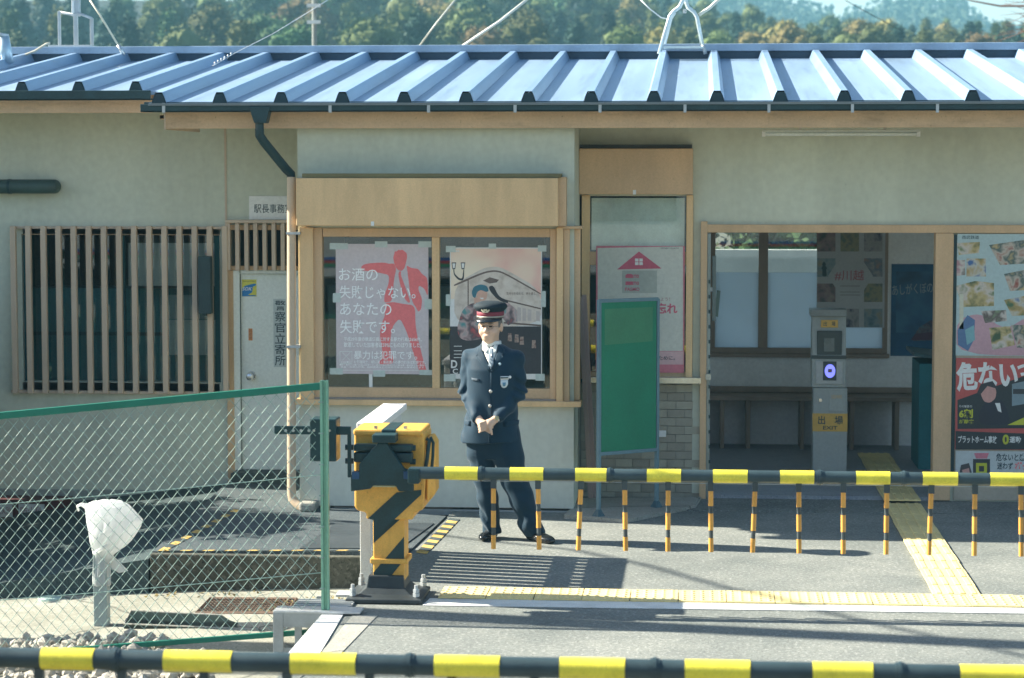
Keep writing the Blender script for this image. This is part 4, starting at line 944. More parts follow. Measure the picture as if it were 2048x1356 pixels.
GATE = thing('crossing_gate', 'yellow and black crossing gate machine with its striped boom lowered across the forecourt', 'crossing gate', (base.x, 14.05, 0))
gp = lambda nm, r, Y, t, m, bev=.004, par=None: MB().pbox(*r, Y, t).build(nm, m, par or GATE, bevel=bev)
def gflat(nm, pts, Y, t, m, par, bev=0): 
    b = MB(); b.prism([W(a, c, Y) for a, c in pts], (0, t, 0)); return b.build(nm, m, par, bevel=bev)
# column and foot
COLM = gp('column', (746, 1030, 809, 1182), YM + .03, .20, M_orange, .008)
gflat('black_band', cq([(690, 600), (722, 590), (722, 594), (581, 722), (581, 700), (581, 600)]), YM + .027, .004, M_black, COLM)
gflat('black_band', cq([(725, 690), (725, 800), (618, 932), (581, 932), (581, 858)]), YM + .027, .004, M_black, COLM)
gp('column_collar', (740, 1118, 815, 1128), YM + .015, .23, M_orange, .006, COLM)
xa, xb = W(748, 1180, YM).x, W(808, 1180, YM).x
def foot_ring(z0, gx_, gy_): return [(base.x - .11 - gx_, 13.86 - gy_, z0), (base.x + .11 + gx_, 13.86 - gy_, z0), (base.x + .11 + gx_, 14.10 + gy_, z0), (base.x - .11 - gx_, 14.10 + gy_, z0)]
b = MB(); rings = [foot_ring(.004, .13, .12), foot_ring(.03, .13, .12), foot_ring(.05, .055, .05), foot_ring(.085, .012, .015), foot_ring(.16, .0, .0)]
vs = [v for r_ in rings for v in r_]; fs = [(i * 4 + k, i * 4 + (k + 1) % 4, (i + 1) * 4 + (k + 1) % 4, (i + 1) * 4 + k) for i in range(4) for k in range(4)] + [(3, 2, 1, 0), (16, 17, 18, 19)]
b.add(vs, fs); FT = b.build('foot', mat('cast_iron', (.05, .062, .068), .5, metal=.3, var=.25), GATE, bevel=.006)
for sx in (-1, 1):
    for sy in (13.80, 14.17):
        p = Vector((base.x + sx * .20, sy, .03)); b = MB(); b.cyl(p, p + Vector((0, 0, .085)), .012, n=10); b.cyl(p + Vector((0, 0, .012)), p + Vector((0, 0, .034)), .023, n=6); b.cyl(p + Vector((0, 0, .04)), p + Vector((0, 0, .058)), .021, n=6); b.build('anchor_bolt', M_galv, GATE)
# housing
b = MB(); hx = lambda a: W(500 + a / 2.353, 900, YM).x; hz = lambda c: W(780, 780 + c / 2.353, YM).z
prof = [(490, 470), (490, 205), (510, 195), (800, 195), (822, 205), (822, 420), (815, 560), (770, 580), (765, 610), (545, 610), (545, 580), (500, 568), (490, 550)]
b.prism([(hx(a), YM, hz(c)) for a, c in prof], (0, .36, 0)); HS = b.build('housing', M_orange, GATE, bevel=.012)
gflat('black_band', cq([(690, 482), (806, 470), (806, 492), (690, 600), (581, 700), (581, 612), (555, 605)]), YM - .004, .006, M_black, HS)
b = MB(); b.box(hx(488), hx(815), YM - .02, YM + .385, hz(214), hz(186)); LID = b.build('lid', M_orange, GATE, bevel=.012)
MB().box(hx(620), hx(690), YM - .023, YM + .387, hz(212), hz(184)).build('black_band', M_black, LID, bevel=.008)
for a in (590, 730): 
    p = Vector((hx(a), YM + .02, hz(188))); b = MB(); b.cyl(p, p + Vector((0, 0, .022)), .012, n=8); b.build('lid_bolt', M_steel, LID)
b = MB(); b.prism([(hx(824), YM + .05, hz(230)), (hx(845), YM + .06, hz(222)), (hx(862), YM + .10, hz(260)), (hx(862), YM + .10, hz(400)), (hx(862), YM + .1, hz(490)), (hx(845), YM + .06, hz(520)), (hx(824), YM + .05, hz(530))], (0, .22, 0)); b.build('side_door', M_orange, GATE, bevel=.012)
b = MB(); b.tube([(hx(828), YM + .02, hz(228)), (hx(842), YM + .02, hz(240)), (hx(832), YM + .0, hz(330)), (hx(822), YM + .0, hz(380))], .012, 8); b.build('cable', M_black, GATE, smooth=True)
b = MB(); b.tube([(hx(846), YM + .03, hz(222)), (hx(860), YM + .03, hz(250)), (hx(858), YM + .03, hz(310)), (hx(852), YM + .03, hz(370))], .010, 8); b.build('cable', M_black, GATE, smooth=True)
# arm bracket and its clamps
BK = gflat('arm_bracket', cq([(600, 250), (642, 250), (724, 372), (768, 384), (768, 478), (700, 478), (684, 450), (580, 450), (566, 466), (474, 478), (474, 400), (512, 380), (512, 350)]), YM - .14, .05, M_black, GATE, .006)
gp('bracket_head', cr_(574, 212, 684, 250), YM - .16, .14, M_black, .006, BK)
for c0, c1 in ((258, 290), (296, 342)): gp('clamp', cr_(488, c0, 762, c1), YM - .085, .08, M_black, .008, BK)
for c in (267, 331):
    for a0, a1 in ((455, 492), (758, 784)): 
        b = MB(); b.cyl((hx(a0), YM - .05, hz(c)), (hx(a1), YM - .05, hz(c)), .018, n=10); b.build('clamp_bolt', M_black, BK)
M_blu = mat('bracket_blue', (.02, .07, .16), .4)
gp('blue_block', cr_(479, 385, 514, 420), YM - .145, .06, M_blu, .003, BK); gp('blue_block', cr_(722, 384, 770, 420), YM - .15, .06, M_blu, .003, BK)
gp('strip_lamp', cr_(572, 450, 684, 457), YM - .10, .04, mat('label_pale', (.55, .56, .36), .5), .002, BK)
gp('bracket_arm', cr_(458, 195, 474, 412), YM - .13, .03, M_black, .004, BK)
ARMB = gp('counterweight_arm', cr_(114, 171, 474, 210), YM - .155, .022, M_black, .003)
for a in (168, 204, 240, 277):
    p = W(500 + a / 2.353, 780 + 191 / 2.353, YM - .156); b = MB(); b.cyl(p, p + Vector((0, -.004, 0)), .009, n=10); b.build('bolt_hole', mat('hole_bright', (.5, .52, .5), .4), ARMB)
CW = gp('counterweight', cr_(281, 137, 405, 337), YM - .19, .17, M_black, .008); gp('orange_edge', cr_(400, 215, 409, 334), YM - .12, .10, M_orange, .003, CW)
for a in (301, 375): 
    p = W(500 + a / 2.353, 780 + 191 / 2.353, YM - .19); b = MB(); b.cyl(p, p + Vector((0, -.006, 0)), .008, n=8); b.build('bolt', M_steel, CW)
# boom of the far gate
YBM = 13.62; zb = W(1400, 952, YBM).z; bxx = lambda px: W(px, 952, YBM).x
boom_parts(GATE, YBM, zb, .0385, bxx(822), bxx(2420), [(bxx(a), bxx(c)) for a, c in ((890, 958), (1020, 1087), (1151, 1214), (1294, 1362), (1426, 1495), (1560, 1628), (1712, 1780), (1845, 1915), (1980, 2048), (2115, 2183), (2250, 2320))],
           [W(px, 1030, YBM).x for px in (987, 1076, 1162, 1249, 1336, 1421, 1510, 1597, 1686, 1773, 1862, 1949, 2041, 2128, 2216)], .425, .0135, [bxx(962), bxx(1219), bxx(1640), bxx(1808)])
gp('boom_socket', (815, 938, 838, 968), YBM - .05, .12, M_black, .008)
# near gate: only its boom crosses the picture, the machine stands beyond the right edge
YN = 8.6; zn = W(1024, 1334, YN).z; nxx = lambda px: W(px, 1330, YN).x
mx_ = nxx(2620)
NG = thing('crossing_gate', 'blurred foreground crossing gate boom in yellow and black stripes along the bottom edge', 'crossing gate', (mx_ + .3, YN, 0))
boom_parts(NG, YN, zn, .0405, nxx(-420), mx_ + .1, [(nxx(a), nxx(c)) for a, c in ((-430, -300), (-180, -50), (85, 190), (330, 465), (583, 713), (870, 1000), (1120, 1250), (1370, 1500), (1625, 1745), (1920, 2048), (2180, 2310), (2440, 2570))],
           [W(244 + 165 * k, 1350, YN).x for k in range(-3, 15)], .42, .0135, [nxx(232), nxx(820), nxx(1310), nxx(1800)])
b = MB(); b.box(mx_ + .15, mx_ + .35, YN + .12, YN + .34, 0, .55); b.build('column', M_orange, NG, bevel=.008)
b = MB(); b.box(mx_ + .02, mx_ + .48, YN + .1, YN + .46, .50, 1.1); b.build('housing', M_orange, NG, bevel=.012)
b = MB(); b.box(mx_ + .05, mx_ + .45, YN - .05, YN + .098, .68, 1.0); b.build('arm_bracket', M_black, NG, bevel=.008)
b = MB(); b.box(mx_ - .0, mx_ + .5, YN + .02, YN + .44, 0.0, .04); b.build('foot', MATS['cast_iron'], NG, bevel=.006)

# ------------------------------------------------------------------ chain link fence
YFN = 13.42
TRp, TLp = W(642, 772, YFN), W(-330, 862, YFN); BRp, BLp = W(642, 1262, YFN), W(-330, 1336, YFN)
FN = thing('chain_link_fence', 'green chain link fence panel sloping down to the left', 'fence', Vector((TLp.lerp(TRp, .7).x, YFN, -.3)))
M_fg = mat('fence_green', (.012, .17, .115), .4, var=.12, vs=6); M_fw = mat('fence_wire', (.25, .37, .33), .35, var=.1); M_fp = mat('post_green', (.20, .42, .30), .45, var=.12)
def beam(p, q, w, h, nm, m, par, dy=0):
    b = MB(); o_ = Vector((0, dy, 0)); b.prism([p + o_ + Vector((0, -w, -h)), p + o_ + Vector((0, w, -h)), p + o_ + Vector((0, w, h)), p + o_ + Vector((0, -w, h))], q - p); return b.build(nm, m, par, bevel=.003)
beam(TLp, TRp, .016, .022, 'top_rail', M_fg, FN); beam(BLp, BRp, .014, .016, 'bottom_rail', M_fg, FN)
b = MB(); px0 = TRp.x; b.box(px0 - .004, px0 + .012, YFN - .02, YFN + .02, -.25, TRp.z + .035); b.box(px0 + .012, px0 + .032, YFN - .008, YFN + .008, -.25, TRp.z + .035); b.box(px0 + .032, px0 + .044, YFN - .02, YFN + .02, -.25, TRp.z + .035)
b.build('post', M_fp, FN, bevel=.002)
b = MB(); b.box(TLp.x - .02, TLp.x + .02, YFN + .02, YFN + .06, -.5, TLp.z + .03); b.build('post', M_fp, FN, bevel=.002)
for f_ in (.36, .76):
    p, q_ = TLp.lerp(BLp, f_), TRp.lerp(BRp, f_); b = MB(); b.tube([p.lerp(q_, k / 8) - Vector((0, .006, .012 * math.sin(math.pi * k / 8))) for k in range(9)], .0032, 6); b.build('tension_wire', M_fw, FN)
Lu = (TRp - TLp).length; Hv = (TRp - BRp).length; ud = (TRp - TLp) / Lu; dw, dh = .073, .083
wm = MB()
for fam in (1, -1):
    sl = dh / dw * fam
    k0 = -int(Hv / (dh) + 2); k1 = int(Lu / dw + Hv / dh + 2)
    for k in range(k0, k1):
        u0 = k * dw; pts = []
        # v = sl*(u-u0); clip to 0..Lu, 0..Hv
        us = sorted((u0, u0 + Hv / sl)); a = max(us[0], 0); c = min(us[1], Lu)
        if c - a < .02: continue
        va, vc = sl * (a - u0), sl * (c - u0)
        n = max(2, int((c - a) / (dw / 2)))
        path = []
        for i in range(n + 1):
            u = a + (c - a) * i / n; v = va + (vc - va) * i / n
            wob = .0035 * (1 if (int(round(u / (dw / 2)))) % 2 else -1) * fam
            path.append(BLp + ud * u + Vector((0, wob, v)))
        wm.tube(path, .0017, 4)
wm.build('wire_mesh', M_fw, FN)
for k in range(7):
    zz = TRp.z - .10 - k * .19; b = MB(); b.box(px0 - .012, px0 + .018, YFN - .027, YFN - .018, zz, zz + .008); b.build('wire_tie', M_fw, FN)

# ------------------------------------------------------------------ white slatted barrier behind the gate machine
M_wp = mat('weathered_white', (.62, .65, .64), .55, var=.14, vs=7, streak=True, fine=.1)
xp = W(732, 1000, 14.62).x
SB = thing('slatted_barrier', 'weathered white slatted barrier with a flat cap standing end on behind the gate machine', 'barrier', (xp, 15.1, 0))
for yy in (14.62, 15.74): MB().box(xp - .035, xp + .035, yy - .04, yy + .04, -.22 if yy < 15 else .0, 1.0).build('post', M_wp, SB, bevel=.004)
for k in range(8):
    yy = 14.73 + k * .128; MB().box(xp + .037, xp + .055, yy - .048, yy + .048, .10, .98).build('slat', M_wp, SB, bevel=.003)
for z0, z1 in ((.06, .20), (.74, .84)): MB().box(xp + .056, xp + .082, 14.60, 15.78, z0, z1).build('cross_board', M_wp, SB, bevel=.003)
MB().box(xp - .05, xp + .12, 14.55, 15.80, 1.0005, 1.045).build('cap_board', mat('cap_white', (.80, .81, .80), .45, var=.05), SB, bevel=.006)
MB().box(xp + .056, xp + .082, 14.60, 15.78, .90, .995).build('cross_board', M_wp, SB, bevel=.003)
MB().box(xp - .045, xp - .0355, 14.585, 14.655, .55, .99).build('face_plate', M_wp, SB)

# ------------------------------------------------------------------ wrapped post in the yard
wb = Yd(205, 1250)
WP = thing('wrapped_post', 'grey post with its head wrapped in a white plastic bag behind the fence', 'post', wb)
xw = lambda px: W(px, 1200, wb.y).x
MB().box(xw(190), xw(217), wb.y - .04, wb.y + .045, wb.z - .05, W(205, 1030, wb.y).z).build('post', mat('post_grey', (.30, .36, .36), .5, var=.1), WP, bevel=.004)
lev = [(1000, 205, 225), (1003, 186, 243), (1010, 170, 256), (1024, 172, 268), (1040, 174, 283), (1060, 178, 275), (1080, 181, 262), (1095, 184, 246), (1106, 187, 230), (1116, 188, 223), (1140, 187, 221), (1156, 186, 221), (1170, 187, 221), (1172, 191, 217)]
lv2 = []
for i in range(len(lev) - 1):
    for k in range(5): t_ = k / 5; lv2.append(tuple(lev[i][j] * (1 - t_) + lev[i + 1][j] * t_ for j in range(3)))
lev = lv2 + [lev[-1]]
b = MB(); nn = 72; vs = []
for i, (py, l, r_) in enumerate(lev):
    c = W((l + r_) / 2, py, wb.y); hw = abs(W(r_, py, wb.y).x - W(l, py, wb.y).x) / 2
    for k in range(nn):
        a = 2 * math.pi * k / nn; nz = mnoise.noise((math.cos(a) * 2.2, math.sin(a) * 2.2, i * .09)); rg = 1 - abs(mnoise.noise((math.cos(a) * 3 + i * .05, math.sin(a) * 3, i * .045 + 7))) * 2; wr = 1 + .10 * math.sin(a * 7 + 3 * nz + i * .05) * (.3 + .7 * (i / 65) ** .5) + .06 * rg * rg * rg + .10 * nz; dp = min(hw * .8, .13)
        vs.append((c.x + hw * math.cos(a) * (1 + (wr - 1) * .5), c.y + dp * math.sin(a) * wr, c.z + .006 * mnoise.noise((k * .15, i * .2, 9))))
fs = [(i * nn + k, i * nn + (k + 1) % nn, (i + 1) * nn + (k + 1) % nn, (i + 1) * nn + k) for i in range(len(lev) - 1) for k in range(nn)] + [tuple(range(nn)), tuple(reversed(range((len(lev) - 1) * nn, len(lev) * nn)))]
b.add(vs, fs); M_bag = frosted('plastic_bag', (.86, .88, .88))
b.build('plastic_bag', M_bag, WP, smooth=True)
b = MB(); b.tube([W(172, 1012, wb.y), W(162, 1009, wb.y - .02), W(155, 1012, wb.y - .01), W(157, 1022, wb.y)], [.02, .012, .010, .006], 8); b.build('bag_knot', M_bag, WP, smooth=True)
b = MB(); b.prism([W(218, 1112, wb.y + .02), W(226, 1112, wb.y + .02), W(256, 1142, wb.y + .02), W(238, 1146, wb.y + .02), W(218, 1134, wb.y + .02)], (0, .01, 0)); b.build('bag_flap', M_bag, WP)
b = MB(); b.tube([W(188, 1106, wb.y - .06), W(200, 1100, wb.y - .10), W(212, 1092, wb.y - .10), W(216, 1086, wb.y - .09)], [.012, .012, .01, .004], 8); b.build('tie', M_bag, WP, smooth=True)

# ------------------------------------------------------------------ steel edge frame, drain, cover
YS = 13.36
SF = thing('steel_frame', 'grey steel channel frame at the edge of the crossing deck', 'steel frame', G(640, 1270))
sx = lambda px: W(px, 1250, YS).x
M_sf = mat('frame_steel', (.40, .43, .44), .45, metal=.3, var=.16, vs=8); M_sfw = mat('frame_flange', (.58, .60, .60), .4, metal=.2, var=.1)
MB().box(sx(546), sx(720), YS, YS + .16, .012, .026).build('top_flange', M_sfw, SF, bevel=.003)
MB().box(sx(546), sx(566), YS, YS + .02, -.24, .0115).build('upright', M_sf, SF, bevel=.002)
MB().box(sx(588), sx(602), YS + .02, YS + .04, -.24, .0115).build('upright', M_sf, SF, bevel=.002)
MB().box(sx(566) + .001, sx(640), YS + .004, YS + .018, -.075, .0115).build('web', M_sf, SF)
MB().box(sx(566) + .001, sx(620), YS + .004, YS + .018, -.25, -.205).build('web', M_sf, SF)
MB().box(sx(572), sx(690), YS + .26, YS + .46, -.0, .014).build('channel', M_sf, SF, bevel=.003)
for k in range(3): MB().box(sx(574), sx(688), YS + .29 + k * .06, YS + .30 + k * .06, .0142, .022).build('channel_rib', M_sf, SF)
MB().box(sx(640), sx(722), YS + .58, YS + .72, .004, .02).build('channel', M_sfw, SF, bevel=.003)
for yy in (YS + .3, YS + .6): MB().box(sx(600), sx(620), yy, yy + .02, -.24, -.001 if yy < YS + .5 else .0035).build('upright', M_sf, SF)
q4 = [Yd(392, 1228), Yd(572, 1228), Yd(594, 1200), Yd(420, 1199)]
DG = thing('drain_grate', 'rusty mesh drain grate in the yard concrete', 'grate', (q4[0] + q4[2]) / 2)
M_rust = mat('rust', (.13, .085, .06), .8, var=.3, vs=14)
for i in range(4):
    p, q_ = q4[i] + Vector((0, 0, .006)), q4[(i + 1) % 4] + Vector((0, 0, .006)); b = MB(); b.tube([p, q_], .012, 4); b.build('frame_bar', M_rust, DG)
for i in range(1, 22):
    p, q_ = q4[0].lerp(q4[1], i / 22), q4[3].lerp(q4[2], i / 22); b = MB(); b.tube([p + Vector((0, 0, .008)), q_ + Vector((0, 0, .008))], .005, 4); b.build('grate_bar', M_rust, DG)
for i in range(1, 8):
    p, q_ = q4[0].lerp(q4[3], i / 8), q4[1].lerp(q4[2], i / 8); b = MB(); b.tube([p + Vector((0, 0, .005)), q_ + Vector((0, 0, .005))], .004, 4); b.build('cross_bar', M_rust, DG)
q4 = [Yd(248, 1258), Yd(515, 1258), Yd(530, 1231), Yd(262, 1229)]; zc = sum(p.z for p in q4) / 4
DT = thing('drain_trough', 'open dark drain trough with a low concrete rim by the fence foot', 'drain', (q4[0] + q4[2]) / 2)
b = MB(); b.prism([Vector((p.x, p.y, zc + .012)) for p in q4], (0, 0, -.05)); b.build('floor', mat('pit_shade_dark', (.010, .022, .022), .35, var=.3), DT)  # plate level with the yard; the pit's shade is in its dark colour
for i in range(4):
    p, q_ = q4[i], q4[(i + 1) % 4]; b = MB(); b.tube([Vector((p.x, p.y, zc + .012)), Vector((q_.x, q_.y, zc + .012))], .006, 6); b.build('rim', M_concrete, DT)
c = Yd(100, 1198); b = MB(); b.lathe([(.085, -.01), (.085, .008), (.078, .014), (.0, .016)], c, 28); b.build('manhole_cover', mat('cover_aqua', (.40, .54, .50), .5, var=.12), label='small round pale aqua cover in the yard concrete', cat='manhole cover')
# weeds and dry leaves along the kerb foot
def leaf_stuff(spots, name, label, m, n, spread, hgt):
    b = MB()
    for (px, py) in spots:
        c = Yd(px, py)
        for _ in range(n):
            p = c + Vector((rnd.gauss(0, spread), rnd.gauss(0, spread * .6), rnd.uniform(0, hgt))); r = rnd.uniform(.008, .022); a = rnd.uniform(0, 6.28); e = rnd.uniform(-.9, .9)
            u = Vector((math.cos(a), math.sin(a), e)) * r; w = Vector((-math.sin(a), math.cos(a), rnd.uniform(-.6, .6))) * r * .5
            b.add([p - u, p - w, p + u, p + w], [(0, 1, 2, 3)])
    return b.build(name, m, label=label, cat='plants', kind='stuff')
leaf_stuff([(640, 1163), (668, 1158), (610, 1172), (655, 1170)], 'weeds', 'small green weeds at the foot of the kerb by the fence post', mat('weed_green', (.09, .14, .05), .7, var=.3, vs=20), 70, .05, .06)
leaf_stuff([(560, 1222), (585, 1215), (600, 1205), (330, 1190), (690, 1195), (540, 1180), (440, 1190)], 'dry_leaves', 'dry leaves and moss scattered near the drain grate', mat('dry_leaf', (.20, .16, .06), .8, var=.4, vs=20), 30, .10, .01)

# ------------------------------------------------------------------ the station attendant
class Field:
    """signed distance field on a grid; the surface is read off with surface nets"""
    def __init__(s, lo, hi, h):
        s.lo = np.array(lo, float); s.h = h; s.n = np.ceil((np.array(hi) - s.lo) / h).astype(int) + 1
        s.ax = [s.lo[i] + h * np.arange(s.n[i]) for i in range(3)]; s.v = np.full(tuple(s.n), .5, np.float32)
    def _sl(s, lo, hi, pad):
        a = np.clip(np.floor((np.array(lo) - pad - s.lo) / s.h).astype(int), 0, s.n - 1); b = np.clip(np.ceil((np.array(hi) + pad - s.lo) / s.h).astype(int) + 1, 1, s.n)
        sl = tuple(slice(i, j) for i, j in zip(a, b)); g = np.meshgrid(*[s.ax[i][sl[i]] for i in range(3)], indexing='ij', sparse=True); return sl, g
    def comb(s, sl, d, k, sub=False):
        b = s.v[sl]
        if sub: d = -d; h = np.clip(.5 - .5 * (b - d) / k, 0, 1); s.v[sl] = b * (1 - h) + d * h + k * h * (1 - h)
        else: h = np.clip(.5 + .5 * (b - d) / k, 0, 1); s.v[sl] = b * (1 - h) + d * h - k * h * (1 - h)
    def cap(s, a, b, ra, rb=None, k=.02, sub=False):
        rb = ra if rb is None else rb; a = np.array(a, float); b = np.array(b, float); R = max(ra, rb)
        sl, g = s._sl(np.minimum(a, b) - R, np.maximum(a, b) + R, k + .03); ab = b - a; L = (ab * ab).sum() + 1e-9
        t = np.clip(sum((g[i] - a[i]) * ab[i] for i in range(3)) / L, 0, 1)
        d = np.sqrt(sum((g[i] - a[i] - t * ab[i]) ** 2 for i in range(3))) - (ra + (rb - ra) * t); s.comb(sl, d, k, sub)
    def ell(s, c, r, k=.02, sub=False):
        c = np.array(c, float); r = np.array(r, float); sl, g = s._sl(c - r, c + r, k + .03)
        k0 = np.sqrt(sum(((g[i] - c[i]) / r[i]) ** 2 for i in range(3))) + 1e-6; k1 = np.sqrt(sum(((g[i] - c[i]) / r[i] ** 2) ** 2 for i in range(3))) + 1e-6
        s.comb(sl, k0 * (k0 - 1) / k1, k, sub)
    def stack(s, keys, k=.02, p=2.0):
        """upright elliptic body given by (z, cx, cy, rx, ry) keys"""
        K = np.array(keys, float); zz = s.ax[2]; i0 = np.searchsorted(zz, K[0, 0]); f = lambda c: np.interp(zz, K[:, 0], K[:, c])[None, None, :]
        X = s.ax[0][:, None, None]; Y = s.ax[1][None, :, None]; Z = zz[None, None, :]
        d = ((np.abs((X - f(1)) / f(3)) ** p + np.abs((Y - f(2)) / f(4)) ** p) ** (1 / p) - 1) * np.minimum(f(3), f(4))
        d = np.maximum(d, np.maximum(K[0, 0] - Z, Z - K[-1, 0])).astype(np.float32); s.comb((slice(None),) * 3, d, k)
    def surf(s):
        v = s.v; S = v < 0; n = np.array(v.shape) - 1
        cnt = np.zeros(tuple(n), np.uint8)
        for dx in (0, 1):
            for dy in (0, 1):
                for dz in (0, 1): cnt += S[dx:dx + n[0], dy:dy + n[1], dz:dz + n[2]]
        act = (cnt > 0) & (cnt < 8); idx = -np.ones(act.shape, int); C = np.argwhere(act); idx[act] = np.arange(len(C))
        acc = np.zeros((len(C), 3)); num = np.zeros(len(C))
        corners = [(i, j, k) for i in (0, 1) for j in (0, 1) for k in (0, 1)]
        for a in corners:
            for ax in range(3):
                if a[ax]: continue
                b = list(a); b[ax] = 1; va = v[tuple((C + a).T)]; vb = v[tuple((C + b).T)]; cr = (va < 0) != (vb < 0); t = np.where(cr, va / np.where(cr, va - vb, 1), 0)
                p = np.tile(np.array(a, float), (len(C), 1)); p[:, ax] = t; acc[cr] += p[cr]; num[cr] += 1
        V = s.lo + (C + acc / num[:, None]) * s.h; Fs = []
        for ax in range(3):
            o = [i for i in range(3) if i != ax]; a = [slice(None)] * 3; b = [slice(None)] * 3; a[ax] = slice(0, -1); b[ax] = slice(1, None)
            E = np.argwhere(S[tuple(a)] != S[tuple(b)]); ok = (E[:, o[0]] > 0) & (E[:, o[1]] > 0) & (E[:, o[0]] < n[o[0]]) & (E[:, o[1]] < n[o[1]]); E = E[ok]; q = []
            for d0, d1 in ((0, 0), (1, 0), (1, 1), (0, 1)):
                c = E.copy(); c[:, o[0]] -= d0; c[:, o[1]] -= d1; q.append(idx[tuple(c.T)])
            q = np.stack(q, 1); Fs.append(q[(q >= 0).all(1)])
        return V, np.concatenate(Fs)
    def front(s):
        """height map of the surface seen from the front (-y)"""
        S = s.v < 0; first = S.argmax(1); has = S.any(1); i = np.clip(first, 1, None); I, K = np.indices(first.shape)
        va = s.v[I, i - 1, K]; vb = s.v[I, i, K]; t = va / (va - vb + 1e-9); y = s.ax[1][0] + (i - 1 + t) * s.h; y[~has] = np.nan; return y

man = G(985, 1077); PER = thing('person', 'standing station attendant in dark blue uniform and peaked cap with hands clasped', 'person', man)
def organic(name, fld, m, parent=PER, smooth=True):
    V, Q = fld.surf(); b = MB(); b.v = [tuple(p) for p in V + np.array(man)]; b.f = [tuple(f) for f in Q]
    return b.build(name, m, parent, smooth=smooth)
M_skin = mat('skin', (.66, .455, .335), .5, var=.06, vs=20, spec=.4); M_uni = mat('uniform_cloth', (.005, .030, .056), .7, var=.12, vs=8, bump=.2, bs=400, fine=.1, sheen=.22, spec=.25)
M_unit = mat('trouser_cloth', (.004, .026, .048), .7, var=.12, vs=8, bump=.2, bs=400, fine=.1, sheen=.2, spec=.25); M_shirt = mat('shirt_white', (.72, .74, .70), .7); M_shoe = mat('shoe_black', (.012, .015, .017), .22, spec=.6)
# body: one continuous figure under the clothes
B = Field((-.34, -.30, 0), (.54, .18, 1.74), .0058)
B.stack([(.70, 0, 0, .12, .09), (.95, 0, 0, .13, .10), (1.2, 0, 0, .15, .10), (1.34, 0, .01, .12, .08), (1.40, 0, .015, .06, .05)], .03)
hx0, hy0 = -.016, -.012
B.cap((-.006, .03, 1.34), (hx0, .018, 1.50), .056, .054, .03)
B.ell((hx0, .012, 1.585), (.077, .096, .100), .02); B.ell((hx0, -.022, 1.520), (.062, .070, .075), .03); B.ell((hx0, -.052, 1.478), (.036, .036, .030), .03)
B.ell((hx0 - .040, -.062, 1.525), (.026, .024, .026), .02); B.ell((hx0 + .040, -.062, 1.525), (.026, .024, .026), .02)
B.cap((hx0 - .042, -.080, 1.590), (hx0 + .042, -.080, 1.590), .012, .012, .015)
for sx in (-1, 1): B.ell((hx0 + sx * .030, -.098, 1.568), (.019, .014, .010), .012, True)
B.cap((hx0, -.088, 1.575), (hx0, -.110, 1.536), .0085, .0145, .012)
for sx in (-1, 1): B.ell((hx0 + sx * .013, -.098, 1.533), (.010, .012, .008), .008)
B.ell((hx0, -.092, 1.500), (.026, .010, .007), .008); B.ell((hx0, -.090, 1.489), (.022, .010, .006), .006); B.cap((hx0 - .024, -.103, 1.4945), (hx0 + .024, -.103, 1.4945), .0036, .0036, .004, True)
for sx in (-1, 1):
    B.cap((hx0 + sx * .020, -.100, 1.527), (hx0 + sx * .036, -.088, 1.490), .003, .003, .006, True)
    B.ell((hx0 + sx * .081, .012, 1.555), (.012, .022, .034), .010)
# arms of the body reach the clasped hands
for sgn, sh, el, wr in ((-1, (-.17, .03, 1.34), (-.195, .02, 1.075), (-.060, -.165, .900)), (1, (.16, .03, 1.34), (.188, .02, 1.085), (.088, -.160, .912))):
    B.cap((0, .02, 1.32), sh, .05, .045, .03); B.cap(sh, el, .044, .036, .02); B.cap(el, wr, .036, .027, .02)
# his right hand (left in the picture) below, his left hand clasped over it
B.cap((-.060, -.165, .900), (-.012, -.195, .862), .027, .030, .015); B.ell((-.006, -.196, .855), (.036, .022, .040), .015)
for i, (a, b_) in enumerate((((.0, -.200, .832), (.040, -.196, .806)), ((.008, -.202, .844), (.052, -.195, .822)), ((.016, -.203, .858), (.060, -.192, .842)), ((.020, -.200, .872), (.062, -.188, .862)))): B.cap(a, b_, .0095, .0080, .006)
B.cap((-.028, -.205, .862), (-.008, -.225, .880), .010, .009, .006)
B.cap((.088, -.160, .912), (.044, -.212, .874), .026, .030, .015); B.ell((.038, -.216, .868), (.036, .020, .036), .012)
for i in range(4):
    k0 = np.array((.016 + .002 * i, -.232 + .002 * i, .890 - .019 * i)); k1 = k0 + np.array((-.034, -.006, -.012)); k2 = k1 + np.array((-.022, .020, -.014))
    B.cap(k0, k1, .0098, .0090, .006); B.cap(k1, k2, .0090, .0074, .004)
B.cap((.050, -.228, .858), (.062, -.232, .826), .011, .0095, .006); B.cap((.062, -.232, .826), (.066, -.226, .797), .0095, .0075, .004)
# legs of the body
for ks in (((-.09, 0, .74, .085), (-.083, 0, .59, .07), (-.042, -.01, .33, .05), (-.008, .005, .06, .036)), ((.10, 0, .74, .085), (.125, 0, .59, .075), (.222, -.005, .33, .052), (.318, .005, .07, .036))):
    for a, c in zip(ks, ks[1:]): B.cap(a[:3], c[:3], a[3], c[3], .02)
body = organic('body', B, M_skin)
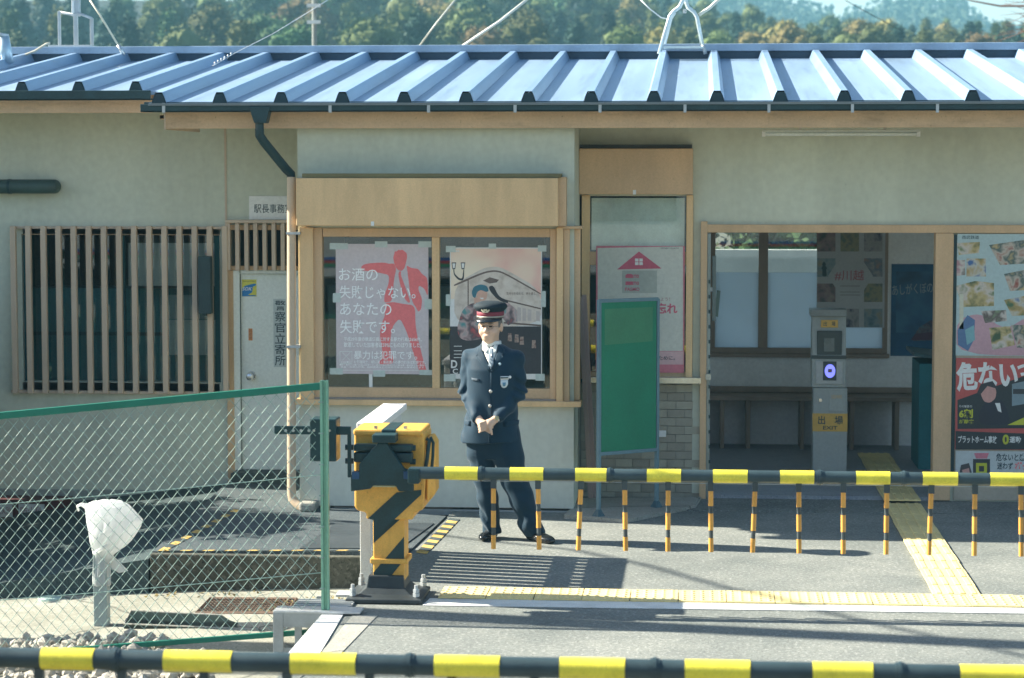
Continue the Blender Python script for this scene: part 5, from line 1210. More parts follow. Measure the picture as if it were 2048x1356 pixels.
# trousers
T_ = Field((-.34, -.22, .02), (.46, .22, .90), .0075)
T_.stack([(.60, .01, 0, .17, .10), (.70, 0, 0, .19, .12), (.86, 0, 0, .18, .12)], .03)
for ks in (((-.088, 0, .76, .105), (-.084, .0, .62, .098), (-.058, -.004, .45, .084), (-.036, -.008, .30, .074), (-.014, .0, .14, .067), (-.004, .004, .055, .066)), ((.10, 0, .76, .108), (.122, 0, .62, .108), (.168, -.006, .45, .096), (.228, -.008, .30, .086), (.285, 0, .14, .078), (.318, .006, .060, .076))):
    for a, c in zip(ks, ks[1:]): T_.cap(a[:3], c[:3], a[3], c[3], .03)
    for a, c in zip(ks, ks[1:]): T_.cap((a[0], -a[3] * .96, a[2]), (c[0], -c[3] * .96, c[2]), .006, .006, .02)
X, Y_, Z = T_.ax[0][:, None, None], T_.ax[1][None, :, None], T_.ax[2][None, None, :]
T_.v += (.008 * np.sin(Z * 46 + X * 22 + 2 * np.sin(X * 30 + Z * 9)) * np.exp(-((Z - .13) / .12) ** 2) + .004 * np.sin(Z * 40 - X * 30) * np.exp(-((Z - .55) / .09) ** 2) + .006 * np.sin(Z * 34 + X * 34) * np.exp(-((Z - .36) / .06) ** 2)).astype(np.float32)
T_.v = np.maximum(T_.v, (.042 - .03 * np.clip(X, 0, .3) - Z).astype(np.float32) + 0 * T_.v)
organic('trousers', T_, M_unit)
# jacket
J = Field((-.36, -.30, .66), (.36, .22, 1.50), .0068)
J.stack([(.71, -.016, .0, .226, .148), (.80, -.012, 0, .212, .146), (.95, -.004, 0, .186, .136), (1.10, 0, 0, .184, .134), (1.25, .002, .004, .192, .132), (1.33, 0, .012, .190, .112), (1.372, -.002, .018, .180, .092), (1.402, -.005, .022, .130, .076), (1.428, -.008, .024, .082, .066), (1.432, -.010, .024, .078, .064)], .012, 2.3)
for sgn, sh, el, wr in ((-1, (-.184, .022, 1.330), (-.208, .015, 1.075), (-.080, -.150, .912)), (1, (.176, .022, 1.330), (.200, .015, 1.085), (.106, -.145, .922))):
    md = tuple((a + c) / 2 for a, c in zip(sh, el)); J.ell((sh[0], sh[1], sh[2] - .005), (.052, .062, .055), .05); J.cap(sh, md, .050, .053, .03); J.cap(md, el, .053, .051, .03); J.cap(el, wr, .051, .043, .025)
X, Y_, Z = J.ax[0][:, None, None], J.ax[1][None, :, None], J.ax[2][None, None, :]
arm = np.clip((np.abs(X + .005) - .165) / .03, 0, 1)
J.v += (arm * .009 * np.sin(Z * 62 + np.abs(X) * 46 + 1.6 * np.sin(Z * 21 + X * 10)) * np.exp(-((Z - 1.08) / .12) ** 2) + arm * .003 * np.sin(Z * 40 + X * 60) + (1 - arm) * .006 * np.sin(X * 44 + Z * 17 + 2 * np.sin(Z * 11)) * np.exp(-((Z - .93) / .12) ** 2)).astype(np.float32)
J.v = np.maximum(J.v, (.715 + .012 * np.sin(X * 9) - Z).astype(np.float32) + 0 * J.v)
jk = organic('jacket', J, M_uni)
FH = J.front()
def fy(xx, zz):
    i = (xx - J.ax[0][0]) / J.h; k = (zz - J.ax[2][0]) / J.h; i0 = int(np.clip(i, 0, FH.shape[0] - 2)); k0 = int(np.clip(k, 0, FH.shape[1] - 2)); fi, fk = i - i0, k - k0
    q = FH[i0:i0 + 2, k0:k0 + 2]
    if np.isnan(q).any(): q = np.where(np.isnan(q), np.nanmean(q) if not np.isnan(q).all() else 0.0, q)
    return float(q[0, 0] * (1 - fi) * (1 - fk) + q[1, 0] * fi * (1 - fk) + q[0, 1] * (1 - fi) * fk + q[1, 1] * fi * fk)
def applique(name, poly, off, th, m, parent, cuts=3):
    bm = bmesh.new(); f = bm.faces.new([bm.verts.new((a, 0, c)) for a, c in poly]); bmesh.ops.triangulate(bm, faces=[f])
    bmesh.ops.subdivide_edges(bm, edges=bm.edges[:], cuts=cuts, use_grid_fill=True)
    for v in bm.verts: v.co.y = fy(v.co.x, v.co.z) - off
    g = bmesh.ops.extrude_face_region(bm, geom=bm.faces[:])
    for e in g['geom']:
        if isinstance(e, bmesh.types.BMVert): e.co.y += th
    bmesh.ops.recalc_face_normals(bm, faces=bm.faces); me = bpy.data.meshes.new(name); bm.to_mesh(me); bm.free(); me.materials.append(m); me.polygons.foreach_set('use_smooth', [True] * len(me.polygons))
    return place(name, me, ORG[parent], parent)
b = MB(); b.lathe([(.073, 1.392), (.069, 1.452), (.064, 1.458), (.060, 1.40)], man + Vector((-.011, .022, 0)), 24, sy=.98); b.build('shirt_collar', M_shirt, PER, smooth=True)
applique('shirt', [(-.068, 1.438), (-.02, 1.405), (.045, 1.425), (.052, 1.38), (.030, 1.27), (-.03, 1.36)], .003, .006, M_shirt, PER)
applique('collar', [(-.070, 1.448), (-.058, 1.395), (-.022, 1.372), (.000, 1.402), (-.030, 1.432)], .010, .008, M_shirt, PER); applique('collar', [(.050, 1.440), (.052, 1.385), (.030, 1.365), (.008, 1.400), (.03, 1.43)], .010, .008, M_shirt, PER)
tie = applique('tie', [(-.006, 1.405), (.022, 1.405), (.030, 1.378), (.046, 1.300), (.030, 1.258), (.010, 1.300), (.000, 1.378)], .012, .006, mat('tie_grey', (.22, .28, .33), .55), PER)
for k in range(4): applique('tie_stripe', [(.006, 1.372 - k * .026), (.034, 1.352 - k * .026), (.035, 1.345 - k * .026), (.007, 1.365 - k * .026)], .0135, .002, mat('tie_stripe_dark', (.10, .15, .20), .55), tie, 1)
applique('tie_pin', [(.018, 1.372), (.024, 1.372), (.026, 1.346), (.020, 1.346)], .0155, .003, M_steel, tie, 1)
applique('lapel', [(-.078, 1.445), (-.060, 1.398), (-.020, 1.335), (.030, 1.252), (.022, 1.240), (-.062, 1.305), (-.098, 1.345), (-.082, 1.357), (-.100, 1.372), (-.104, 1.405)], .007, .010, M_uni, PER); applique('lapel', [(.058, 1.435), (.056, 1.385), (.048, 1.30), (.030, 1.252), (.042, 1.240), (.090, 1.300), (.105, 1.345), (.092, 1.357), (.108, 1.370), (.100, 1.400)], .007, .010, M_uni, PER)
applique('jacket_edge', [(.026, 1.245), (.034, 1.245), (.038, 1.0), (.030, .76), (.020, .72), (.012, .72), (.022, .78), (.028, 1.0)], .004, .006, M_uni, PER)
applique('pocket_flap', [(-.128, 1.192), (-.060, 1.186), (-.064, 1.168), (-.122, 1.174)], .005, .006, mat('pocket_lining', (.06, .09, .12), .7), PER, 2); applique('pocket_flap', [(-.215, .885), (-.13, .875), (-.13, .84), (-.212, .85)], .005, .007, M_uni, PER, 2); applique('pocket_flap', [(.12, .875), (.205, .885), (.202, .85), (.12, .84)], .005, .007, M_uni, PER, 2)
M_but = mat('button_silver', (.62, .60, .54), .3, metal=.7)
for bx_b, bz_b in ((.031, 1.100), (.027, .994)):
    c = man + Vector((bx_b, fy(bx_b, bz_b) - .008, bz_b)); b = MB(); b.lathe([(.0125, 0), (.0125, .003), (.009, .007), (.002, .008)], c, 14, tilt=Matrix.Rotation(math.pi / 2, 3, 'X')); b.build('button', M_but, PER)
nb = applique('name_badge', [(.100, 1.210), (.152, 1.210), (.152, 1.185), (.100, 1.185)], .009, .004, M_white, PER, 1); applique('badge_band', [(.102, 1.204), (.150, 1.204), (.150, 1.194), (.102, 1.194)], .0105, .002, M_black, nb, 1)
nb = applique('crest_badge', [(.101, 1.183), (.148, 1.183), (.148, 1.150), (.138, 1.130), (.124, 1.124), (.110, 1.130), (.101, 1.150)], .009, .004, mat('badge_pale', (.62, .70, .72), .4), PER, 1); applique('crest_mark', [(.114, 1.165), (.136, 1.165), (.134, 1.142), (.125, 1.136), (.116, 1.142)], .0105, .002, mat('crest_blue', (.10, .25, .36), .4), nb, 1)
for (a, c_, m_) in ((.090, 1.298, mat('pin_blue', (.35, .50, .58), .35)), (.160, 1.203, M_white)):
    c = man + Vector((a, fy(a, c_) - .004, c_)); b = MB(); b.lathe([(.0105, 0), (.0105, .004), (.004, .006)], c, 12, tilt=Matrix.Rotation(math.pi / 2, 3, 'X')); b.build('lapel_pin', m_, PER)
b = MB(); b.tube([man + Vector((hx0 - .023, -.089, 1.4935)), man + Vector((hx0, -.0985, 1.4960)), man + Vector((hx0 + .023, -.089, 1.4925))], [.0012, .0030, .0012], 6); b.build('mouth', mat('lip_dark', (.28, .13, .10), .5), PER, smooth=True)
# cuff and watch
wd = (Vector((.044, -.212, .874)) - Vector((.088, -.160, .912))).normalized(); wc = man + Vector((.082, -.167, .907))
b = MB(); b.cyl(wc - wd * .010, wc + wd * .010, .030, n=20); wt = smooth_by_angle(b.build('watch_strap', M_steel, PER)); b = MB(); cc = wc + Vector((.012, -.028, .006)); b.cyl(cc, cc + Vector((.003, -.008, .002)), .016, n=16); b.build('watch_dial', mat('dial_gold', (.55, .46, .24), .3, metal=.5), wt)
for p0, p1, r_ in (((-.080, -.150, .912), (-.066, -.163, .903), .040), ((.106, -.145, .922), (.094, -.157, .914), .040)):
    b = MB(); b.cyl(man + Vector(p0), man + Vector(p1), r_, r_ * .9, n=18); smooth_by_angle(b.build('shirt_cuff', M_shirt if r_ < .04 else M_uni, PER))
# shoes
S1 = Field((-.10, -.24, 0), (.08, .12, .12), .0058); S1.ell((-.012, .02, .040), (.046, .075, .045), .02); S1.ell((-.022, -.085, .030), (.050, .105, .032), .03); S1.ell((-.012, .0, .07), (.036, .05, .03), .02); S1.v = np.maximum(S1.v, (.004 - S1.ax[2][None, None, :]).astype(np.float32) + 0 * S1.v); organic('shoe', S1, M_shoe)
S2 = Field((.20, -.22, 0), (.56, .12, .12), .0058)
for t_, rr in ((0, (.046, .044)), (.25, (.045, .040)), (.5, (.048, .034)), (.75, (.049, .030)), (1, (.036, .025))):
    c = (.300 + .165 * t_, .015 - .115 * t_, rr[1] * .95); S2.ell(c, (rr[0] * 1.15, rr[0] * 1.05, rr[1]), .03)
S2.v = np.maximum(S2.v, (.004 - S2.ax[2][None, None, :]).astype(np.float32) + 0 * S2.v); organic('shoe', S2, M_shoe)
# hair, cap, glasses, eyes
Hf = Field((-.13, -.12, 1.48), (.10, .16, 1.70), .0058); Hf.ell((hx0, .018, 1.588), (.083, .098, .104), .01)
Hf.v = np.maximum(Hf.v, np.maximum(1.545 - Hf.ax[2][None, None, :], (-.028 - Hf.ax[1][None, :, None]) + 0 * Hf.ax[2][None, None, :]).astype(np.float32) + 0 * Hf.v); organic('hair', Hf, mat('hair_grey', (.16, .15, .14), .7, var=.3, vs=60))
cz = 1.632; cc = man + Vector((hx0, .006, cz)); tl = Matrix.Rotation(math.radians(1.5), 3, 'X')
b = MB(); b.lathe([(.094, -.004), (.096, .040), (.112, .056), (.124, .072), (.122, .086), (.104, .103), (.06, .114), (.01, .117)], cc, 36, sy=1.08, tilt=tl); CAPO = b.build('cap', mat('cap_cloth', (.006, .018, .028), .8, var=.1), PER, smooth=True)
M_mar = mat('cap_maroon', (.20, .035, .055), .6); b = MB(); b.lathe([(.0955, .010), (.0985, .013), (.1000, .040), (.0975, .042)], cc, 36, sy=1.08, tilt=tl); b.build('cap_band', M_mar, CAPO, smooth=True)
b = MB(); b.lathe([(.0965, .000), (.1000, .001), (.1000, .010), (.0965, .011)], cc, 36, sy=1.08, tilt=tl); b.build('chin_strap', mat('strap_gold', (.42, .40, .34), .35, metal=.4), CAPO, smooth=True)
b = MB(); vs = []; nA = 18
for j, (rr, zz) in enumerate(((.094, .004), (.118, -.010), (.138, -.026), (.137, -.030), (.117, -.014), (.092, .0))):
    for i in range(nA + 1):
        a = math.pi + math.pi * (.06 + .88 * i / nA); cv = math.sin(math.pi * i / nA) ** .6; r2 = .094 + (rr - .094) * cv
        vs.append(cc + tl @ Vector((r2 * math.cos(a), r2 * math.sin(a) * 1.08, zz * (cv if zz < 0 else 1))))
b.add(vs, [(j * (nA + 1) + i, j * (nA + 1) + i + 1, ((j + 1) % 6) * (nA + 1) + i + 1, ((j + 1) % 6) * (nA + 1) + i) for j in range(6) for i in range(nA)]); b.build('visor', mat('visor_black', (.010, .014, .018), .18, spec=.7), CAPO, smooth=True)
M_gold = mat('badge_gold', (.62, .58, .42), .35, metal=.5)
fr = cc + tl @ Vector((0, -.125, .060)); b = MB(); b.cyl(fr + Vector((0, -.004, .004)), fr + Vector((0, .02, .004)), .013, n=14); b.cyl(fr + Vector((0, -.004, .022)), fr + Vector((0, .02, .022)), .007, n=10)
for sx in (-1, 1): b.prism([fr + Vector((sx * .008, -.004, -.008)), fr + Vector((sx * .030, -.002, .006)), fr + Vector((sx * .032, -.002, -.004)), fr + Vector((sx * .016, -.004, -.019)), fr + Vector((sx * .0, -.004, -.018))], (0, .02, 0))
b.build('cap_badge', M_gold, CAPO)
M_wire = mat('spectacle_wire', (.20, .18, .16), .3, metal=.8); ey = -.106
b = MB()
for sx in (-1, 1):
    c = man + Vector((hx0 + sx * .031, ey, 1.566)); b.tube([c + Vector((.023 * math.cos(a * math.pi / 9), .004 * abs(math.cos(a * math.pi / 9)), .0155 * math.sin(a * math.pi / 9))) for a in range(19)], .0017, 6)
    b.tube([c + Vector((sx * .023, .004, .004)), c + Vector((sx * .045, .03, .004)), c + Vector((sx * .053, .115, -.004))], .0017, 6)
b.tube([man + Vector((hx0 - .009, ey, 1.570)), man + Vector((hx0, ey - .003, 1.573)), man + Vector((hx0 + .009, ey, 1.570))], .0017, 6); b.build('glasses', M_wire, PER)
for sx in (-1, 1):
    c = man + Vector((hx0 + sx * .030, -.0855, 1.5665)); b = MB(); b.lathe([(.012, -.0045), (.0135, 0), (.012, .0045)], c, 12, sy=.35); b.build('eye', mat('eye_dark', (.03, .022, .018), .3), PER, smooth=True)
    b = MB(); b.tube([c + Vector((-.022, -.006, .020)), c + Vector((0, -.012, .025)), c + Vector((.022, -.004, .020))], [.002, .0035, .002], 6); b.build('eyebrow', MATS['hair_grey'], PER, smooth=True)
PER.rotation_euler = (0, 0, math.radians(-12))

# ------------------------------------------------------------------ roof clutter and wires
ra = lambda px, py, Y=21.9: W(px, py, Y)
AM = thing('antenna_frame', 'galvanised square mast frame on the roof ridge at the upper left', 'mast', ra(142, 95))
def gtube(pts, r, nm, m, par, n=8, Y=21.9): b = MB(); b.tube([p if isinstance(p, Vector) else ra(p[0], p[1], p[2] if len(p) > 2 else Y) for p in pts], r, n); o = b.build(nm, m, par, smooth=True); return o
MB().pbox(96, 90, 180, 99, 21.78, .5).build('base_plate', M_galv, AM, bevel=.004)
for px_, t_, w_ in ((118, 22, 2.6), (151, 22, 4.2), (183, 36, 3.2)): MB().pbox(px_ - w_, t_, px_ + w_, 91, 21.86 + (px_ - 118) * .002, .03).build('upright', M_galv, AM, bevel=.003)
gtube([(118, 24), (150, 30), (156, 26), (184, 37)], .013, 'rail', M_galv, AM); MB().pbox(142, -60, 158, 32, 21.9, .06).build('mast', M_galv, AM, bevel=.006)
MB().pbox(143.5, 2, 147.5, 26, 21.88, .02).build('white_tube', M_white, AM)
gtube([(100, 86), (92, 88), (70, 102), (30, 118), (-10, 124)], .011, 'cable', mat('cable_pale', (.52, .50, .40), .5), AM, Y=21.6)
o = gtube([(180, 0), (200, 30), (236, 90)], .010, 'stay_wire', mat('stay_cream', (.66, .62, .48), .4), None, Y=21.7); tag(o, 'bent cream stay wire beside the mast frame on the roof', 'wire'); gtube([(236, 90), (248, 110)], .018, 'wire_clamp', M_steel, o, Y=21.6)
IN = MB(); c = ra(12, 122, 21.0); IN.tube([ra(16, 127, 21.0), ra(6, 74, 21.0)], .058, 14); IN = IN.build('roof_pipe', mat('pipe_blue', (.40, .52, .60), .3, metal=.5), label='short bluish vent pipe on the roof at the left edge', cat='pipe', smooth=True)
gtube([(4, 72, 21.0), (5, 66, 21.0)], .064, 'pipe_cap', M_galv, IN)
AF = thing('wire_bracket', 'bent steel pipe bracket with wires on the roof ridge above the entrance', 'bracket', ra(1365, 95))
M_pp = mat('pipe_pale', (.66, .74, .74), .3, metal=.4); YA = 21.7
gtube([(1318, 108), (1340, 32), (1348, 22), (1359, 14), (1369, -6)], .020, 'leg', M_pp, AF, Y=YA - .1); gtube([(1330, 88), (1342, 38), (1350, 25)], .013, 'leg', M_pp, AF, Y=YA + .2)
gtube([(1405, 92), (1394, 34), (1388, 24), (1376, 15), (1372, 4), (1369, -6)], .019, 'leg', M_pp, AF, Y=YA); gtube([(1406, 90), (1411, 108)], .018, 'foot', M_galv, AF, Y=YA - .1)
MB().pbox(1327, 92, 1407, 97, YA - .12, .10).build('base_plate', M_pp, AF, bevel=.003); MB().pbox(1366, 18, 1373, 26, YA - .05, .04).build('clamp', M_steel, AF, bevel=.004)
gtube([(1398, 30), (1420, 15), (1436, 0), (1470, -40)], .016, 'insulated_wire', mat('wire_white', (.70, .70, .60), .4), AF, Y=YA); gtube([(1335, 38), (1322, 35), (1300, 18), (1280, -2)], .006, 'thin_wire', M_white, AF, Y=YA)
def wire(pts, r, label, m=None):
    b = MB(); b.tube(pts, r, 6); return b.build('wire', m or mat('wire_pale', (.62, .64, .58), .4), label=label, cat='wire', smooth=True)
wire([ra(1075, -18, 24), ra(1000, 42, 24), ra(922, 94, 24)], .016, 'thick pale stay wire slanting behind the middle of the ridge')
wire([ra(918, -10, 30), ra(870, 50, 30), ra(836, 96, 30)], .012, 'thin pale stay wire left of the thick one behind the ridge')
g = wire([ra(425, 132, 19.6), ra(470, 106, 19.6), ra(545, 68, 19.6), ra(640, 10, 19.6), ra(700, -30, 19.6)], .0035, 'thin guy wire with spiral grip crossing above the left roof', M_steel)
for k in range(6): p = ra(430 + k * 6.5, 129 - k * 3.7, 19.6); MB().lathe([(.006, 0), (.012, .012), (.006, .024)], p, 8).build('spiral_grip', M_steel, g)
wire([ra(1690, 0, 60), ra(1722, 18, 60), ra(1800, 60, 60)], .012, 'thin dark wire across the sky gap above the right roof', M_gutter)
UP = thing('utility_pole', 'slim grey utility pole standing behind the roof left of centre', 'utility pole', Vector((W(629, 90, 40).x, 40, -.6)))
MB().cyl(Vector((W(629, 90, 40).x, 40, -.6)), Vector((W(629, 90, 40).x, 40, 9)), .05, .04, 10).build('pole', mat('pole_grey', (.25, .28, .27), .7), UP)
for py_ in (15, 48): p = W(629, py_, 40); MB().box(p.x - .12, p.x + .12, 39.9, 39.94, p.z, p.z + .06).build('insulator', M_white, UP)
# pole and cable left of the picture whose shadows cross the forecourt
sp = G(1340, 1284); s_ = 8.2; pbx = Vector((sp.x - 1.52 * s_ / 1.6, sp.y + .33 * s_ / 1.6, -.5))
PO = thing('signal_pole', 'tall grey signal pole beyond the left edge casting a long shadow', 'pole', pbx)
MB().cyl(pbx, pbx + Vector((0, 0, 9)), .15, .12, 16).build('pole', MATS['pole_grey'], PO); MB().box(pbx.x - .9, pbx.x + .9, pbx.y - .06, pbx.y + .06, 8.0, 8.12).build('cross_arm', M_galv, PO)
cab = []; up_ = -LIGHT * (5.6 / -LIGHT.z)
sh = [G(960, 1080), G(1150, 1100), G(1300, 1132), G(1440, 1172), G(1700, 1236), G(2048, 1312), G(2300, 1370)]
cab = [sh[0] + up_ + (sh[0] - sh[1]) * 6 + Vector((0, 0, .6))] + [p + up_ for p in sh] + [sh[-1] + up_ + (sh[-1] - sh[-2]) * 4 + Vector((0, 0, .8))]
wire(cab, .024, 'overhead cable above the forecourt whose shadow curves over the road', M_black)
# the train at the near platform, seen only in the window glass
TRN = thing('train_car', 'pale train carriage standing behind the viewer, mirrored in the windows', 'train', (0, -1.9, 0))
MB().box(-14, 14, -3.3, -.62, .95, 3.7).build('body', mat('train_body', (.50, .54, .54), .4), TRN, bevel=.05); MB().box(-13.8, 13.8, -3.1, -.8, .3, .95).build('underframe', M_black, TRN)
for z0, z1, cl in ((1.25, 1.30, (.03, .12, .40)), (1.20, 1.249, (.45, .06, .07)), (1.15, 1.199, (.04, .30, .16))): MB().box(-13.9, 13.9, -.618, -.612, z0, z1).build('stripe', mat('stripe_%d' % int(z0 * 100), cl, .4), TRN)
for k in range(8): MB().box(-13 + k * 3.4, -10.6 + k * 3.4, -.616, -.606, 1.85, 2.7).build('window', glass('train_glass', .3, (.1, .14, .14)), TRN)

# ------------------------------------------------------------------ wooded hills
def crown_mesh(seed, h, w, kind, n_cl, per):
    r = random.Random(seed); b = MB()
    for c in range(n_cl):
        t = r.random() ** .85
        env = (1 - t) ** .75 * (.35 + 1.6 * min(t * 3, .42)) if kind == 'cone' else math.sqrt(max(0, 1 - (2 * t - .85) ** 2 / 1.36))
        a = r.uniform(0, 6.283); rad = w * env * r.uniform(.55, 1.05); cx, cy, cz = rad * math.cos(a), rad * math.sin(a), h * (.16 + .84 * t); sp = w * r.uniform(.16, .34)
        ico = [(0, 0, 1), (.89, 0, .45), (.28, .85, .45), (-.72, .53, .45), (-.72, -.53, .45), (.28, -.85, .45), (.72, .53, -.45), (-.28, .85, -.45), (-.89, 0, -.45), (-.28, -.85, -.45), (.72, -.53, -.45), (0, 0, -1)]
        b.add([(cx + X_ * sp * r.uniform(.6, 1.1), cy + Y_2 * sp * r.uniform(.6, 1.1), cz + Z_ * sp * r.uniform(.55, 1.0)) for X_, Y_2, Z_ in ico], [(0, 1, 2), (0, 2, 3), (0, 3, 4), (0, 4, 5), (0, 5, 1), (1, 6, 2), (2, 7, 3), (3, 8, 4), (4, 9, 5), (5, 10, 1), (6, 7, 2), (7, 8, 3), (8, 9, 4), (9, 10, 5), (10, 6, 1), (6, 11, 7), (7, 11, 8), (8, 11, 9), (9, 11, 10), (10, 11, 6)])
        for k in range(per):
            dv = Vector((r.gauss(0, 1), r.gauss(0, 1), r.gauss(0, 1))).normalized() * sp * r.uniform(.6, 1.6); p = Vector((cx, cy, cz)) + dv; L = r.uniform(.09, .20) * (h / 11)
            u = Vector((r.gauss(0, 1), r.gauss(0, 1), r.gauss(0, .6))).normalized() * L; w_ = u.cross(Vector((r.gauss(0, 1), r.gauss(0, 1), r.gauss(0, 1)))).normalized() * L * r.uniform(.45, .8)
            b.add([p - u, p - w_ * .9, p + u, p + w_], [(0, 1, 2, 3)])
    return b
def leaf_mat(name, c1, c2, orand=.38, hue=.025):
    m = mat(name, c1, .75, var=.22, vs=.5, orand=orand, hue=hue, fine=.15, spec=.2); return m
LM = [leaf_mat('leaf_olive', (.085, .108, .034), 0), leaf_mat('leaf_green', (.050, .095, .036), 0), leaf_mat('leaf_dark', (.018, .055, .042), 0), leaf_mat('leaf_tan', (.15, .12, .042), 0)]
M_bark = mat('bark', (.09, .07, .05), .9, var=.3)
protos = []
for i, (h, w, kd, ncl, per, m) in enumerate(((12, 2.6, 'cone', 100, 44, 0), (13, 2.3, 'cone', 100, 44, 1), (11, 3.0, 'round', 100, 46, 0), (12, 2.8, 'round', 100, 46, 1), (12, 2.5, 'cone', 100, 44, 2), (10, 2.8, 'round', 100, 44, 3))):
    cm = crown_mesh(50 + i, h, w, kd, ncl, per).mesh('crown', LM[m]); tb = MB(); tb.tube([(0, 0, -1.5), (.05, 0, h * .3), (-.05, .05, h * .62), (0, 0, h * .92)], [.22, .17, .11, .03], 8)
    for k in range(7):
        a = k * 2.4; zz = h * (.25 + .08 * k); tb.tube([(0, 0, zz), (math.cos(a) * w * .35, math.sin(a) * w * .35, zz + .3), (math.cos(a) * w * .7, math.sin(a) * w * .7, zz + .25)], [.07, .05, .02], 5)
    protos.append((cm, tb.mesh('trunk', M_bark), h))
hillY = [120, 165, 190, 215, 245, 280, 320, 370]
def top_py(px, Y):
    """height in the photo of the tree tops of one row"""
    base = {165: 62, 190: 40, 215: 18, 245: -8, 280: -42, 320: -80, 370: -130}[Y]
    right = max(0, min(1, (px - 1180) / 420)); b2 = {165: 74, 190: 66, 215: 58, 245: 52, 280: 50, 320: 60, 370: 70}[Y]
    v = base * (1 - right) + b2 * right
    if Y > 200 and px > 1540: v += (min(px, 1720) - 1540) * .02
    if Y > 230 and px > 1900: v += 10
    return v
def tree_sc(px): return 1.0 if px < 900 else max(.55, 1.0 - (px - 900) / 900)
hl = MB(); cols = list(range(-500, 2601, 62)); rows = hillY
for Y in rows:
    for px in cols:
        p = W(px, 340, Y); zt_ = -0.7 if Y == 120 else W(px, top_py(px, Y), Y).z - 11.0 * tree_sc(px) + .3
        hl.v.append((p.x, Y, max(zt_, -.7)))
nC = len(cols)
hl.f = [(j * nC + i, j * nC + i + 1, (j + 1) * nC + i + 1, (j + 1) * nC + i) for j in range(len(rows) - 1) for i in range(nC - 1)]
hl.build('hill', ground_mat('forest_floor', (.012, .022, .014), (.02, .03, .018), (.03, .035, .02), 1.5, .95, .3), kind='structure', smooth=True, loc=(0, 120, -.7))
LMK = [(-60, 'the left picture edge'), (142, 'the mast frame'), (225, 'the bent stay wire'), (540, 'the thin guy wire'), (629, 'the utility pole'), (870, 'the thin stay wire'), (1000, 'the thick stay wire'), (1365, 'the pipe bracket'), (1690, 'the sky gap'), (1860, 'the far blue hill'), (2040, 'the bare tree')]
ORD = {165: 'front row', 190: 'second row', 215: 'third row', 245: 'fourth row', 280: 'rear row'}
NMK = ['olive conifer', 'green conifer', 'olive rounded tree', 'green rounded tree', 'dark evergreen', 'tan autumn tree']
for Y in hillY[1:6]:
    px = -110 + rnd.uniform(0, 60)
    while px < 2160:
        sc_ = tree_sc(px); step = 4500 / Y * 4.3 * sc_; ty = top_py(px, Y) + rnd.uniform(-18, 15)
        if ty < 104 and ty > -120:
            if px < 260: ki = rnd.choice((4, 4, 1, 0))
            elif px < 600: ki = rnd.choice((0, 3, 2, 3, 1, 4))
            elif px < 1250: ki = rnd.choice((2, 0, 2, 5, 3, 4, 2))
            else: ki = rnd.choice((0, 2, 0, 5, 1, 2, 4))
            cm, tm, h = protos[ki]; s_ = rnd.uniform(.88, 1.12) * 11 / h * sc_
            tp = W(px, ty, Y + rnd.uniform(-7, 7)); base_ = Vector((tp.x, tp.y, tp.z - h * s_))
            lm = min(LMK, key=lambda q_: abs(q_[0] - px)); sd = 'above' if abs(lm[0] - px) < 25 else 'left of' if px < lm[0] else 'right of'; far_ = '' if abs(lm[0] - px) < 90 else 'well '
            lab = '%s, %s on the hill, %s%s %s' % (NMK[ki], ORD[Y], far_ if sd != 'above' else '', sd, lm[1])
            o = thing('hillside_tree', lab, 'tree', base_, 'trees on the hill: ' + lab)
            o.rotation_euler = (0, 0, rnd.uniform(0, 6.28)); o.scale = (s_ * rnd.uniform(.9, 1.15), s_ * rnd.uniform(.9, 1.15), s_)
            for nm, me in (('crown', cm), ('trunk', tm)):
                c = bpy.data.objects.new(nm, me); COL.objects.link(c); c.parent = o
        px += step * rnd.uniform(.75, 1.25)
by_lab = {}
for o in bpy.data.objects:
    if o.name.startswith('hillside_tree'): by_lab.setdefault(o['label'], []).append(o)
for lab, os_ in by_lab.items():
    if len(os_) > 1:
        os_.sort(key=lambda o: o.location.x)
        for i, o in enumerate(os_): o['label'] = lab + ', ' + (['left one', 'right one'] if len(os_) == 2 else ['left one', 'middle one', 'right one', 'far right one'])[min(i, 3)]
for o in bpy.data.objects:
    if o.name.startswith('hillside_tree'): o['group'] = 'trees on the hill behind the station'
# far ridge at the right with a wood that reads as one mass
sky_pts = [(1100, -150), (1400, -80), (1520, -35), (1585, 2), (1630, 18), (1690, 30), (1735, 17), (1790, 2), (1840, -8), (1900, -4), (1935, 16), (1962, 44), (1990, 54), (2048, 62), (2300, 70), (2600, 60)]
def sky_py(px): return float(np.interp(px, [a for a, _ in sky_pts], [c + 7 for _, c in sky_pts]))
fh = MB(); cols = list(range(900, 2601, 20)); far = [520, 600, 690, 760]
for Y in far:
    for px in cols:
        k = (Y - 520) / 240; pt_ = sky_py(px) * min(1, k * 1.15) + 110 * (1 - min(1, k * 1.15)); p = W(px, pt_ + 12, Y); fh.v.append(tuple(p))
nC = len(cols); fh.f = [(j * nC + i, j * nC + i + 1, (j + 1) * nC + i + 1, (j + 1) * nC + i) for j in range(len(far) - 1) for i in range(nC - 1)]
fh.build('far_hill', MATS['forest_floor'], kind='structure', smooth=True)
fw = MB(); r2 = random.Random(3)
